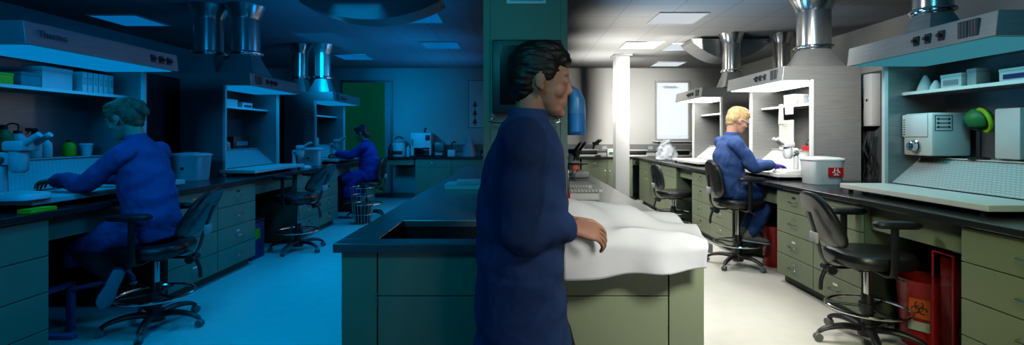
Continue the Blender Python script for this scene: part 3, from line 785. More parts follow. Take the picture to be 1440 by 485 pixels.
for s in (-1,1):
    v = MB().tube([(0,0,.19),(s*.025,-.01,.195),(s*.042,-.015,.215)],.007,10).build('valve_arm','chrome',t)
    k = MB(); k.lathe([(.012,-.012),(.024,-.006),(.024,.012),(.014,.022)],(s*.045,-.018,.232),14); k.build('knob','knob',v)
compound_microscope((.60,5.25,ZW),.5,'compound microscope with black stage on the far part of the island',1.0)

# --- pillar fittings
t = thing('wall_monitor','black flat monitor hung on the service pillar','monitor',(0.02,PY0,0))
b = MB(); b.box(-.165,.2,-.075,-.010,1.475,1.86,.008); b.build('housing','blackplastic',t)
MB().box(-.125,.165,-.079,-.074,1.52,1.83).build('display','screen',t,False)
MB().box(-.06,.08,-.010,.0,1.6,1.75).build('bracket','blackplastic',t,False)
tr = MB(); 
for dx in (.186,): tr.box(dx,dx+.008,-.080,-.074,1.72,1.82)
tr.build('light_strip','chrome',t,False)
t = thing('document_holder','bent wire document holder on the pillar below the monitor','holder',(0.02,PY0,0))
MB().tube([(-.16,-.004,1.46),(-.16,-.05,1.455),(-.16,-.055,1.425),(.17,-.055,1.425),(.17,-.05,1.455),(.17,-.004,1.46)],.0035,8,3).build('wire','chrome',t)
MB().box(-.17,.18,-.006,-.0005,1.45,1.468).build('mount_strip','midgrey',t,False)
t = thing('wall_plate','small pale plate high on the front of the pillar','plate',(0,PY0,0))
MB().box(-.07,.14,-.006,-.0005,2.066,2.16).build('plate','lightgrey',t,False); MB().box(-.055,.125,-.008,-.0065,2.08,2.15).build('face','blueplastic',t,False)
t = thing('hanging_bag','translucent blue plastic bag hung on the right side of the pillar','bag',(PX1+.006,2.83,1.36))
fb = MB(); secs = [((.06,0,.00),(.058,0,0),(0,.10,0)),((.06,0,.02),(.062,0,0),(0,.12,0)),((.06,0,.12),(.060,0,0),(0,.12,0)),((.06,0,.20),(.056,0,0),(0,.12,0)),((.045,0,.255),(.042,0,0),(0,.1,0)),((.02,0,.285),(.018,0,0),(0,.05,0)),((.012,0,.30),(.008,0,0),(0,.02,0))]
fb.loft(secs[:3],28,.8).build('lower_pouch','blueplastic',t)
ub = MB(); ub.loft([((.06,0,.1205),(.061,0,0),(0,.121,0))]+secs[3:],28,.8); ub.build('upper_pouch','bluebag',t)
MB().tube([(0,0,.33),(.012,0,.335),(.014,0,.32),(.012,0,.298)],.004,8).build('hook','chrome',t)

# --- back wall, right
def wallpt(px, py, s=64.2): return (px-VX)/s, CAMH+(VY-py)/s
yb = 10.4
t = thing('pan_balance','black topped balance on the back bench left of the green kit','balance',(1.35,yb,ZW))
MB().box(-.2,.28,-.14,.14,0,.04,.006).build('base','enamel',t); MB().box(-.17,.27,-.13,.12,.04,.13,.008).build('housing','blackplastic',t); MB().box(-.2,.3,-.12,.12,.131,.15,.004).build('pan','enamel',t)
t = thing('tray_unit','low black tray unit on the back bench right of the white column','tray',(2.35,yb,ZW))
MB().box(-.32,.32,-.14,.14,0,.035,.006).build('base','enamel',t); MB().box(-.30,.30,-.13,.12,.035,.12,.008).build('housing','blackplastic',t); MB().box(-.33,.33,-.12,.13,.121,.14,.004).build('cover','enamel',t)
t = thing('tray_unit','low black tray unit on the back bench under the window, right of the bag','tray',(3.25,yb,ZW))
MB().box(-.32,.32,-.14,.14,0,.035,.006).build('base','enamel',t); MB().box(-.30,.30,-.13,.12,.035,.12,.008).build('housing','blackplastic',t); MB().box(-.33,.33,-.12,.13,.121,.14,.004).build('cover','enamel',t)
carton((1.93,10.32,ZW),'bright green and white kit box on the back bench by the column',(.2,.16,.16),'whiteplastic',0,name='kit_box',label_mat='green')
MB_ = thing('bench_microscope','black binocular microscope on the back bench left of the column','microscope',(1.60,10.34,ZW),.6)
MB().box(-.07,.07,-.09,.09,0,.03,.008).build('base','blackplastic',MB_); MB().tube([(0,.06,.03),(0,.07,.18),(0,.03,.27)],[.025,.022,.028],12).build('arm','blackplastic',MB_)
h_ = MB().box(-.05,.05,-.05,.06,.24,.31,.015).build('head','blackplastic',MB_)
for s in (-1,1): MB().cyl((s*.03,-.03,.29),(s*.03,-.13,.35),.024,seg=14).build('eyepiece','blackplastic',h_)
t = thing('plastic_bag','crumpled translucent grey plastic bag on the corner of the right bench','bag',(2.62,8.75,ZW))
b = MB(); b.loft([((0,0,.0),(.17,0,0),(0,.15,0)),((0,0,.03),(.20,0,0),(0,.17,0)),((0,0,.12),(.19,0,0),(0,.16,0)),((-.02,0,.22),(.14,0,0),(0,.12,0)),((-.03,0,.28),(.09,0,0),(0,.07,0)),((-.02,0,.31),(.07,0,0),(0,.04,0)),((-.03,.01,.36),(.12,0,.02),(0,.06,0))],40)
bmesh.ops.subdivide_edges(b.bm, edges=b.bm.edges[:], cuts=2, use_grid_fill=True)
for v in b.bm.verts:
    if v.co.z > .01: v.co += Vector((noise.noise(v.co*16),noise.noise(v.co*16+Vector((5,0,0))),noise.noise(v.co*14+Vector((0,9,0)))*.6))*.035
b.build('bag','plasticbag',t)

# --- back wall, left
t = thing('bench_oven','white bench oven with a dark door on the left back worktop','oven',(-2.06,yb,ZW))
MB().box(-.21,.21,-.2,.2,.02,.50,.015).build('housing','whiteplastic',t)
for x in (-.16,.16):
    for y in (-.15,.15): MB().cyl((x,y,0),(x,y,.022),.018,seg=10).build('foot','blackrubber',t)
MB().box(-.14,.18,-.212,-.199,.03,.19,.004).build('door','screen',t); MB().box(.10,.19,-.21,-.199,.34,.45,.004).build('control_panel','blackplastic',t); MB().box(-.19,-.15,-.21,-.199,.22,.36).build('vent','midgrey',t)
MB().tube([(.05,0,.50),(.05,0,.56),(.08,0,.60)],.02,10).build('vent_pipe','blackplastic',t)
t = thing('centrifuge','white round lidded centrifuge at the left end of the back worktop','centrifuge',(-2.55,10.62-.25,ZW))
MB().lathe([(.14,0),(.15,.02),(.15,.24),(.13,.30)],(0,0,0),28).build('body','whiteplastic',t); MB().lathe([(.14,.3005),(.15,.32),(.11,.36),(.03,.38)],(0,0,0),28).build('lid','lightgrey',t)
MB().box(-.10,.10,-.155,-.14,.05,.12,.004).build('control_panel','blackplastic',t); MB().tube([(-.09,0,.37),(0,0,.42),(.09,0,.37)],.012,10).build('lid_handle','blackplastic',t)
bottle((-2.345,10.32,ZW),'tall white bottle between centrifuge and oven','whiteplastic',.045,.24)
bottle((-2.70,10.22,ZW),'dark bottle at the left end of the back worktop','brownglass',.045,.26,'blackplastic')
t = thing('block_heater','dark block heater right of the bench oven','heater',(-1.70,10.4,ZW))
MB().box(-.13,.13,-.12,.12,0,.11,.01).build('base','blackplastic',t); MB().box(-.10,.10,-.06,.12,.1105,.30,.01).build('block','steel_dark',t); MB().box(-.07,.07,-.127,-.119,.03,.08).build('display','lightgrey',t,False)
t = thing('sample_shaker','small pale shaker with a swan neck right of the heater','shaker',(-1.44,10.4,ZW))
MB().box(-.08,.08,-.1,.1,0,.14,.012).build('base','whiteplastic',t); MB().tube([(0,.04,.14),(0,.04,.26),(.04,0,.31),(.09,-.03,.29)],.012,10).build('neck','blackplastic',t)
t = thing('flask','pale conical plastic cover on the left back worktop','cover',(-1.07,10.4,ZW))
MB().lathe([(.16,0),(.16,.02),(.12,.16),(.075,.34),(.03,.40)],(0,0,0),28).build('cone','plasticbag',t); MB().lathe([(.022,.4005),(.022,.43),(.012,.435)],(0,0,0),14).build('cap','whiteplastic',t)
t = thing('card_reader','low dark box with sloped top on the back worktop by the island','box',(-.70,10.4,ZW))
MB().hexa([(-.14,-.1,0),(.14,-.1,0),(.14,.1,0),(-.14,.1,0)],[(-.14,-.1,.07),(.14,-.1,.07),(.13,.1,.14),(-.13,.1,.14)]).build('housing','blackplastic',t,False,bevel=.006); MB().box(-.1,.1,-.103,-.0995,.015,.05).build('label_strip','lightgrey',t,False)
t = thing('wall_poster','white poster with three dark arrow marks on the back wall','poster',(0,YB,0))
x0, z1 = wallpt(659.5,114); x1, z0 = wallpt(696,179)
MB().box(x0,x1,-.022,-.002,z0,z1).build('board','paper',t,False)
f = MB(); 
for q in ((x0-.015,x0,z0-.015,z1+.015),(x1,x1+.015,z0-.015,z1+.015),(x0,x1,z0-.015,z0),(x0,x1,z1,z1+.015)): f.box(q[0],q[1],-.028,-.002,q[2],q[3])
f.build('frame','midgrey',t,False)
m_ = MB(); xc = wallpt(668,0)[0]
for py in (147,159,171):
    zc = wallpt(0,py)[1]
    for dz, wd in ((.05,.03),(.02,.045),(-.01,.06)): m_.prism([(xc-wd,zc+dz-.03),(xc+wd,zc+dz-.03),(xc,zc+dz+.04)],-.0245-.0003*wd*100,-.0222)
    m_.box(xc-.012,xc+.012,-.0245,-.0222,zc-.09,zc-.04)
m_.build('arrow_marks','ink',t,False)

# --- left bench: near hood contents (y 2.92..4.23; opening x -3.22)
def lh(y, depth, z): return (hxl-depth, y, z)
G1 = 'bottles on the near left ledge'
carton(lh(2.98,.33,ZH),'white carton with violet print at the left picture edge, on the ledge',(.16,.12,.20),'whiteplastic',ROT_L,label_mat='navy')
carton(lh(3.11,.36,ZH),'narrow white carton next to the violet-printed one on the ledge',(.07,.12,.16),'whiteplastic',ROT_L)
carton(lh(3.24,.37,ZH),'dark open bin holding papers on the near left ledge',(.15,.12,.17),'blackplastic',ROT_L,name='file_bin',lid=False,label_mat='printgrey')
bottle(lh(3.40,.36,ZH),'dark green reagent bottle on the near left ledge','green',.055,.24,'blackplastic',G1)
bottle(lh(3.52,.38,ZH),'white wash bottle with a bent spout on the near left ledge','whiteplastic',.05,.21,'blackplastic',G1,wash=True)
bottle(lh(3.62,.36,ZH),'pale blue spray bottle with black trigger on the near left ledge','whiteplastic',.042,.2,'blackplastic',G1,spray=True)
bottle(lh(3.70,.35,ZH),'short white bottle beside the spray bottle on the near left ledge','whiteplastic',.035,.15,'whiteplastic',G1)
bottle(lh(3.90,.36,ZH),'small olive green bottle beside the woman’s face','lime',.042,.13,'blackplastic',G1)
tub(lh(4.05,.36,ZH),'small white tub in front of the woman’s face',.045,.09)
t = thing('pen_cup','black cup of pens hung at the left picture edge','cup',lh(2.99,.44,SLOT+.53),0)
MB().box(-.04,.04,-.06,.06,0,.10,.006).build('cup','blackplastic',t); 
for i in range(5): MB().cyl((random.uniform(-.02,.02),-.045+i*.022,.02),(random.uniform(-.03,.03),-.05+i*.026,.20),.004,seg=8).build('pen','printgrey',t)
MB().box(-.02,.02,.03,.05,-.02,.0).build('clip','chrome',t,False); t.location.x = hxl-.435
for i, (y, sx, sz, mt, lab) in enumerate(((3.05,.2,.10,'offwhite','flat pale carton at the near end of the near left hood shelf'),(3.28,.12,.08,'lime','small yellow green carton on the near left hood shelf'),(3.46,.14,.10,'printgrey','small dark grey carton on the near left hood shelf'),(3.66,.24,.16,'whiteplastic','large white carton in the middle of the near left hood shelf'))):
    carton(lh(y,.30,ZS),lab,(sx,.15,sz),mt,ROT_L)
for i in range(6):
    t = thing('binder', 'white upright binder in the row on the near left hood shelf','binder',lh(3.86+i*.05,.30,ZS),ROT_L,'white binders on the near left hood shelf')
    MB().box(-.021,.021,-.1,.1,0,.16,.003).build('cover','whiteplastic',t); MB().box(-.012,.012,-.103,-.0995,.06,.12).build('spine_label','lightgrey',t,False)
stereo_microscope((-2.99,2.93,ZL),ROT_L,'white stereo microscope at the left picture edge on the work ledge','whiteplastic',1.0)
t = thing('marker_pad','lime green sticky pad under the ledge at the left picture edge','pad',(-2.83,2.85,ZW),0)
MB().box(-.03,.05,-.06,.10,0,.02,.003).build('pad','lime',t); MB().box(-.03,.05,-.06,.10,.0205,.024).build('sheet','lime',t,False)
# between the left hoods
waste_tub((-3.30,4.92,ZW),0,'white waste bin with a spigot standing between the two left hoods',(.33,.26,.27))
# middle left hood (y 5.37..6.57)
bottle(lh(5.72,.37,ZH),'white spray bottle inside the middle left hood','whiteplastic',.045,.22,'blackplastic',None,spray=True)
carton(lh(5.52,.33,ZH),'low white box left of the spray bottle in the middle left hood',(.14,.1,.09),'whiteplastic',ROT_L)
bottle(lh(6.0,.36,ZH),'small pale bottle right of the spray bottle, middle left hood','offwhite',.035,.10,'green')
carton(lh(6.25,.37,ZH),'dark box at the far end of the middle left hood ledge',(.36,.1,.15),'blackplastic',ROT_L,lid=False,label_mat='printgrey')
carton(lh(5.75,.30,ZS),'long white carton on the middle left hood shelf',(.5,.14,.09),'whiteplastic',ROT_L)
carton(lh(6.22,.30,ZS),'blue printed carton on the middle left hood shelf',(.22,.14,.07),'whiteplastic',ROT_L,label_mat='navy')
stereo_microscope((-3.0,6.72,ZW),ROT_L,'white stereo microscope on the bench beyond the middle left hood','whiteplastic',.9)
waste_tub((-3.1,7.25,ZW),.2,'white waste bin beside the far left hood, near the second microscope',(.36,.28,.26))
# far left hood (y 7.75..9.05)
bottle(lh(7.95,.36,ZH),'dark bottle at the near end of the far left hood','brownglass',.045,.22,'blackplastic')
bottle(lh(8.08,.37,ZH),'tall black bottle second from the near end, far left hood','blackplastic',.04,.26,'blackplastic')
carton(lh(8.45,.36,ZH),'white box in front of the far woman, in the far left hood',(.30,.12,.12),'whiteplastic',ROT_L)
stereo_microscope((-3.02,8.1,ZL),ROT_L,'white stereo microscope in front of the far woman','whiteplastic',.9)
# left floor level
t = thing('wire_basket','round wire waste basket with dark liner beside the far woman','basket',(-2.42,7.55,0))
b = MB(); 
for z, r_ in ((.01,.13),(.15,.145),(.30,.16),(.44,.175),(.56,.185)): b.torus((0,0,z),r_,.004,36)
for k in range(18): a = 2*math.pi*k/18; b.cyl((.13*math.cos(a),.13*math.sin(a),.01),(.185*math.cos(a),.185*math.sin(a),.56),.003,seg=6)
b.build('wire_body','chrome',t)
MB().lathe([(.115,.012),(.135,.30),(.13,.31),(.02,.3)],(0,0,0),24).build('liner','blackplastic',t)
t = thing('step_bin','dark bin with a yellow sticker under the bench behind the empty left stool','bin',(-3.02,5.42,0))
MB().box(-.13,.13,-.14,.14,0,.40,.015).build('body','navy',t); MB().box(-.135,.135,-.145,.145,.4005,.43,.01).build('lid','blackplastic',t); MB().box(.1305,.133,-.06,.04,.22,.33).build('sticker','lime',t,False)
t = thing('step_stool','blue metal frame leaning in the kneehole at the woman’s feet','frame',(-3.12,3.28,0))
f = MB(); 
for y in (-.09,.13): f.box(-.02,.02,y-.02,y+.02,0,.34,.004)
f.box(-.02,.02,-.09,.13,.31,.345,.004); f.build('uprights','blueplastic',t)
MB().tube([(0,.12,.29),(.16,.16,.32),(.30,.18,.37)],.018,10).build('cross_bar','blueplastic',t); MB().box(-.15,.15,-.025,.02,0,.03,.004).build('foot_bar','blueplastic',t)
# ------------------------------------------------------------------ people
def V(*a): return Vector(a)
def add_hand(b, wrist, d, palm, thumb_side, sc=1., curl=.5):
    """palm and five fingers; d = direction of the fingers, palm = direction the palm faces, thumb_side = +-1 along d x palm"""
    d = V(*d).normalized(); n = V(*palm); n = (n-d*n.dot(d)).normalized(); s = d.cross(n)*thumb_side; w = V(*wrist)
    b.loft([(w-d*.01*sc, s*.027*sc, n*.020*sc),(w+d*.02*sc, s*.032*sc, n*.019*sc),(w+d*.055*sc, s*.040*sc, n*.017*sc),(w+d*.088*sc, s*.041*sc, n*.014*sc),(w+d*.097*sc, s*.034*sc, n*.009*sc)],18)
    for off, L, k in ((.0335,.072,.85),(.0112,.082,1.0),(-.0112,.076,1.1),(-.0335,.060,1.25)):
        p = w+d*.088*sc+s*off*sc; pts = [p-d*.02*sc, p]; ang = .15*curl; 
        for f in (.44,.32,.24):
            ang += .75*curl*k; dd = d*math.cos(ang)+n*math.sin(ang)+s*(off*2.2); p = p+dd*L*f*sc; pts.append(p)
        b.tube(pts,[.0088*sc,.0086*sc,.0080*sc,.0074*sc,.0064*sc],10,3,rounded=True)
    p = w+d*.025*sc+s*.028*sc; pts = [p-s*.012*sc, p, p+(d*.6+s*.7+n*.25).normalized()*.038*sc, p+(d*.6+s*.7+n*.25).normalized()*.036*sc+(d*.85+s*.2+n*.45).normalized()*.034*sc, p+(d*.6+s*.7+n*.25).normalized()*.036*sc+(d*.8+n*.6).normalized()*.056*sc]
    b.tube(pts,[.013*sc,.013*sc,.011*sc,.010*sc,.008*sc],10,3,rounded=True)
def head_frame(c, pitch, yaw):
    return Matrix.Translation(V(*c)) @ Matrix.Rotation(yaw,4,'Z') @ Matrix.Rotation(pitch,4,'Y')
def add_head(b, M, k=1.):
    """head facing local +x; c is the middle of the skull"""
    rot = M.to_3x3()
    def bl(c, rx, ry, rz, sg=20): b.ball(M @ (V(*c)*k), rx*k, ry*k, rz*k, sg, rot)
    def lf(secs, sg=22):
        b.loft([(M @ (V(*c)*k), rot @ (V(*a)*k), rot @ (V(*bb)*k)) for c, a, bb in secs], sg)
    bl((-.012,0,.022),.098,.077,.093,28)                       # skull
    lf([((.022,0,.05),(.068,0,0),(0,.066,0)),((.026,0,.0),(.066,0,0),(0,.065,0)),((.028,0,-.04),(.060,0,0),(0,.058,0)),((.036,0,-.075),(.048,0,0),(0,.046,0)),((.050,0,-.102),(.034,0,0),(0,.032,0)),((.058,0,-.116),(.020,0,0),(0,.019,0))])
    bl((.078,0,-.103),.018,.020,.016,12)                        # chin
    bl((.078,.0,.028),.016,.052,.012,14)                        # brow
    lf([((.088,0,.018),(.009,0,0),(0,.009,0)),((.095,0,-.006),(.011,0,0),(0,.010,0)),((.102,0,-.024),(.013,0,0),(0,.015,0)),((.094,0,-.037),(.010,0,0),(0,.013,0))],14)   # nose
    for s in (-1,1):
        bl((.056,s*.038,-.030),.026,.022,.028,12)               # cheek
        bl((.069,s*.031,.007),.0195,.018,.0125,12)                # eyelid mound
        bl((-.008,s*.077,-.005),.018,.008,.031,14)              # ear
        bl((.002,s*.076,-.030),.010,.007,.012,10)
    bl((.086,0,-.062),.012,.024,.007,12); bl((.085,0,-.075),.012,.022,.008,12); bl((.075,0,-.068),.018,.034,.022,14); bl((.062,0,-.09),.026,.036,.026,14); bl((.080,0,-.048),.016,.024,.018,14)   # lips
def face_parts(t, M, k=1.):
    rot = M.to_3x3()
    for s in (-1,1):
        e = MB(); e.ball(M @ (V(.0795,s*.031,.005)*k), .0098*k, seg=14); o = e.build('eye','eyewhite',t)
        i = MB(); i.ball(M @ (V(.0875,s*.031,.0045)*k), .0028*k, .0058*k, .0058*k, 12, rot); i.build('iris','iris',o)
    l = MB(); l.ball(M @ (V(.0925,0,-.0635)*k), .0042*k,.018*k,.0032*k,12,rot); l.ball(M @ (V(.0915,0,-.0725)*k), .0042*k,.015*k,.0038*k,12,rot); l.build('mouth','lips',t)
def hair(t, M, mat, style, k=1.):
    rot = M.to_3x3(); b = MB()
    def bl(c, rx, ry, rz, sg=24): b.ball(M @ (V(*c)*k), rx*k, ry*k, rz*k, sg, rot)
    bl((-.022,0,.045),.103,.086,.088); bl((-.055,0,.0),.064,.078,.075)
    if style == 'short':
        bl((.034,0,.088),.056,.064,.034); bl((.066,.0,.074),.028,.054,.024); bl((-.06,0,-.05),.04,.058,.04); bl((.0,0,.11),.07,.06,.03)
        for s in (-1,1): bl((.012,s*.068,.035),.034,.016,.042)
    else:
        bl((.022,0,.098),.066,.066,.03); bl((.058,0,.075),.03,.06,.03); bl((-.06,0,-.055),.04,.05,.035)
        for s in (-1,1): bl((.018,s*.066,.032),.036,.018,.046)
        if style == 'bun': bl((-.118,0,.035),.040,.045,.050); bl((-.108,.025,.062),.028,.03,.03); bl((-.13,-.015,.0),.026,.03,.034)
        if style == 'bob': bl((-.075,0,-.06),.05,.07,.06)
    me = remeshed(b,.0045,4)
    for v in me.vertices:
        q = M.inverted() @ v.co; a = math.atan2(q.y, q.z-.03)
        v.co += (v.co - (M @ V(-.02,0,.02))).normalized()*(.0014*math.sin(a*60+q.x*40+3*noise.noise(q*20))+.005*noise.noise(V(q.x*22,a*9,q.z*22)))
    return put(me,'hair',mat,t)
def wrinkle(me, amp, sc, low=None):
    nr = [v.normal.copy() for v in me.vertices]
    for v, n in zip(me.vertices, nr):
        q = v.co
        v.co += n*(amp*1.3*noise.noise(V(q.x*sc,q.y*sc,q.z*sc*1.8))+amp*.7*math.sin(q.z*38+q.x*22+4*noise.noise(q*5))+amp*.9*(1-abs(noise.noise(V(q.x*17,q.y*17,q.z*9))))**3)
def shoe(t, ankle, toe_dir, up, mat, name='shoe', L=.27):
    d = V(*toe_dir).normalized(); u = V(*up); u = (u-d*u.dot(d)).normalized(); s = d.cross(u); h = V(*ankle)-d*.05-u*.075
    b = MB(); b.loft([(h+d*x+u*z, s*a, u*c) for x, z, a, c in ((-.025,.045,.02,.025),(-.015,.045,.034,.040),(.03,.045,.038,.045),(.09,.040,.041,.040),(.15,.032,.046,.030),(.20,.027,.045,.024),(L-.045,.024,.032,.018),(L-.03,.022,.015,.010))],22)
    b.tube([h+d*.03+u*.05, h+d*.035+u*.11],[.045,.043],16)
    o = put(remeshed(b,.006,3),name,mat,t)
    q = MB(); q.loft([(h+d*x+u*.004, s*a, u*.011) for x, a in ((-.032,.016),(-.02,.036),(.05,.039),(.10,.038),(.16,.049),(.21,.046),(L-.04,.032),(L-.025,.014))],22,.8); q.build('sole','sole',o)
    z = MB()
    for x in (.06,.085,.11,.135): z.tube([h+d*x+u*.082+s*.022-u*(x*.22), h+d*x+u*.09-u*(x*.2), h+d*x+u*.082-s*.022-u*(x*.22)],.004,6,3)
    z.build('laces','whiteplastic',o)
    return o
def person(name, label, loc, rz, J, coat, trousers, hairmat, style, shoes, k=1., glove=None, coat_len=.5, glasses=False, coat_sides=True):
    t = thing(name, label, 'person', loc, rz)
    P, C, N, Hc = V(*J['pelvis']), V(*J['chest']), V(*J['neck']), V(*J['head'])
    W_ = P.lerp(C,.45)+V(*J.get('belly',(0,0,0)))
    sh, el, wr = [V(*p) for p in J['sh']], [V(*p) for p in J['el']], [V(*p) for p in J['wr']]
    hp, kn, an = [V(*p) for p in J['hip']], [V(*p) for p in J['kn']], [V(*p) for p in J['an']]
    up = (N-P).normalized(); side = (sh[0]-sh[1]).normalized(); fw = side.cross(up).normalized()
    if fw.x < 0: fw = -fw
    M = head_frame(J['head'], J.get('pitch',.2), J.get('yaw',0.))
    # --- body: one continuous surface
    b = MB(); add_head(b, M, k)
    nb = M @ (V(-.03,0,-.06)*k)
    b.tube([N-up*.06, N+fw*.005, nb],[.062*k,.054*k,.052*k],18,5,rounded=True)
    def torso(q, g):
        lw = .024 if g else 0.
        q.loft([(P-up*.10, side*(.13+g), fw*(.10+g)),(P, side*(.165+g), fw*(.125+g)),(W_, side*(.140+g+lw), fw*(.108+g+lw)),(P.lerp(C,.75), side*(.155+g+lw*.6), fw*(.115+g+lw*.6)),(C, side*(.170+g), fw*(.118+g)),(C.lerp(N,.5), side*(.165+g), fw*(.098+g)),(C.lerp(N,.80), side*(.11+g*.8), fw*(.075+g*.7)),(N, side*(.062+g*.5), fw*(.06+g*.4))],28)
    torso(b,0)
    for i in (0,1):
        b.tube([sh[i]-side*(.05 if i==0 else -.05), sh[i], sh[i].lerp(el[i],.5), el[i], el[i].lerp(wr[i],.45), wr[i]],[.055,.052,.047,.040,.038,.026],16,5,rounded=True)
        if not glove: add_hand(b, wr[i], J['hd'][i], J['hn'][i], J['ht'][i], 1., J.get('curl',.5))
        b.tube([hp[i], hp[i].lerp(kn[i],.5), kn[i], kn[i].lerp(an[i],.4), an[i]],[.082,.075,.055,.052,.036],16,5,rounded=True)
    put(remeshed(b,.004,3),'body','skin',t)
    face_parts(t, M, k); hair(t, M, hairmat, style, k)
    # --- trousers and shoes
    b = MB(); b.loft([(P+up*.06, side*.168, fw*.125),(P, side*.180, fw*.138),(P-up*.09, side*.16, fw*.12)],24)
    for i in (0,1): b.tube([hp[i], hp[i].lerp(kn[i],.5), kn[i], kn[i].lerp(an[i],.45), an[i].lerp(kn[i],.06)],[.100,.092,.074,.070,.062],18,5,rounded=True)
    me = remeshed(b,.008,4); me.update(); wrinkle(me,.004,9); put(me,'trousers',trousers,t)
    for i in (0,1): shoe(t, J['an'][i], J['toe'][i], J['tup'][i], shoes)
    # --- coat
    b = MB(); torso(b,.022)
    for i in (0,1):
        cu = wr[i]+ (el[i]-wr[i]).normalized()*.02
        b.tube([sh[i]-side*(.05 if i==0 else -.05), sh[i], sh[i].lerp(el[i],.5), el[i], el[i].lerp(wr[i],.5), cu],[.068,.068,.064,.061,.056,.047],18,5,rounded=False)
        b.ball(sh[i],.067)
        hk = hp[i].lerp(kn[i],coat_len)
        b.tube([hp[i], hp[i].lerp(hk,.5), hk],[.122,.116,.110 if coat_len < .9 else .098],18,5,rounded=False)
    if J.get('skirt'):
        q = [V(*p) for p in J['skirt']]
        b.loft([(q0, side*a_, fw*b_) for q0,(a_,b_) in zip(q,J['skirt_r'])],28)
    me = remeshed(b,.008,5); me.update(); wrinkle(me,.0055,7); co = put(me,'lab_coat',coat,t)
    b = MB(); b.loft([(N-up*.035, side*.088, fw*.082),(N+up*.0, side*.076, fw*.072),(N+up*.03, side*.068, fw*.066),(N+up*.028, side*.062, fw*.06),(N-up*.01, side*.06, fw*.055)],24); b.build('collar',coat,co)
    for i in (0,1):
        dd = (wr[i]-el[i]).normalized(); a, bb = frame_of(dd); c0 = wr[i]-dd*.05
        q = MB(); q.loft([(c0, a*.050, bb*.050),(c0+dd*.035, a*.046, bb*.046),(c0+dd*.036, a*.03, bb*.03)],18); q.build('cuff',coat,co)
        if glove:
            g = MB(); add_hand(g, wr[i], J['hd'][i], J['hn'][i], J['ht'][i], 1.1, J.get('curl',.5)); g.tube([wr[i]-dd*.02, wr[i]+dd*.01],[.034,.034],16)
            put(remeshed(g,.0045,2),'glove',glove,t)
    if glasses:
        g = MB(); rot = M.to_3x3(); mm = lambda p: M @ (V(*p)*k)
        g.tube([mm((.105,-.058,.012)),mm((.112,-.02,.012)),mm((.112,.02,.012)),mm((.105,.058,.012))],.003,6,3)
        for s in (-1,1): g.tube([mm((.105,s*.058,.012)),mm((.05,s*.078,.012)),mm((-.01,s*.084,.008))],.003,6,3)
        o = g.build('safety_glasses','clearplastic',t)
        for s in (-1,1):
            q = MB(); cs = [mm((.107,s*.008,.012)),mm((.103,s*.055,.012)),mm((.100,s*.052,-.022)),mm((.106,s*.016,-.024))]; ux = rot @ V(.003,0,0)
            q.hexa(cs,[c_+ux for c_ in cs]); q.build('lens','glass',o,False)
    return t
# the man at the bright hood (faces +X; camera is on his local -y side, index 1)
S = .70
person('person','seated man with short blond hair, blue coat, jeans and violet gloves, at microscope',(2.28,5.13,0),0,dict(
    pelvis=(-.10,0,S+.115), chest=(-.10,0,1.16), neck=(-.07,0,1.36), head=(.0,0,1.515), pitch=.42,
    sh=[(-.10,.185,1.275),(-.10,-.185,1.275)], el=[(.10,.22,1.06),(.06,-.215,1.045)], wr=[(.335,.12,1.055),(.315,-.09,1.055)],
    hd=[(1,-.1,-.12),(1,.12,-.12)], hn=[(0,0,-1),(0,0,-1)], ht=[-1,1],
    hip=[(-.09,.09,S+.10),(-.09,-.09,S+.10)], kn=[(.32,.12,S+.065),(.30,-.11,S+.06)], an=[(.13,.10,.345),(.10,-.09,.340)],
    toe=[(1,.1,-.12),(1,-.1,-.12)], tup=[(0,0,1),(0,0,1)]),'labcoat','denim','blond','short','shoe_grey',1.04,'glove',.42,True)
# woman at the near left hood (local frame turned by pi; camera side is local +y)
S = .60
person('person','seated woman with brown hair in a bun, long blue coat, at the near left hood',(-2.62,3.48,0),math.pi,dict(
    pelvis=(-.03,0,S+.115), chest=(.04,0,1.10), neck=(.10,0,1.33), head=(.185,0,1.475), pitch=.40,
    sh=[(.06,.175,1.235),(.06,-.175,1.235)], el=[(.24,.24,1.045),(.26,-.22,1.05)], wr=[(.52,.16,1.055),(.50,-.10,1.055)],
    hd=[(1,-.15,-.10),(1,.2,-.10)], hn=[(0,0,-1),(0,0,-1)], ht=[-1,1],
    hip=[(-.02,.09,S+.10),(-.02,-.09,S+.10)], kn=[(.42,.12,S+.03),(.40,-.10,S+.03)], an=[(.125,.15,.40),(.28,-.10,.335)],
    toe=[(.40,.05,-.9),(.95,0,-.2)], tup=[(.55,-.75,.2),(0,0,1)],
    skirt=[(.10,0,S+.13),(.22,0,S+.10),(.40,0,S+.02),(.44,0,S-.14)], skirt_r=[(.20,.10),(.21,.11),(.20,.11),(.19,.07)]),'labcoat','darktrouser','brownhair','bun','shoe_blue',1.1,None,.95)
person('person','far seated woman with dark hair in a royal blue coat',(-2.52,8.1,0),math.pi,dict(
    pelvis=(-.05,0,S+.115), chest=(-.02,0,1.05), neck=(.03,0,1.25), head=(.10,0,1.395), pitch=.35,
    sh=[(.0,.175,1.17),(.0,-.175,1.17)], el=[(.20,.23,1.03),(.22,-.22,1.04)], wr=[(.46,.14,1.055),(.45,-.12,1.055)],
    hd=[(1,-.1,-.10),(1,.1,-.10)], hn=[(0,0,-1),(0,0,-1)], ht=[-1,1],
    hip=[(-.04,.09,S+.10),(-.04,-.09,S+.10)], kn=[(.38,.12,S+.03),(.38,-.10,S+.03)], an=[(.22,.11,.34),(.22,-.10,.34)],
    toe=[(.95,0,-.2),(.95,0,-.2)], tup=[(0,0,1),(0,0,1)],
    skirt=[(.0,0,S+.13),(.12,0,S+.02),(.20,0,S-.10),(.22,0,S-.24)], skirt_r=[(.20,.16),(.23,.20),(.24,.21),(.24,.20)]),'labcoat_royal','darktrouser','darkhair','bob','shoe_blue',1.0,None,.95)
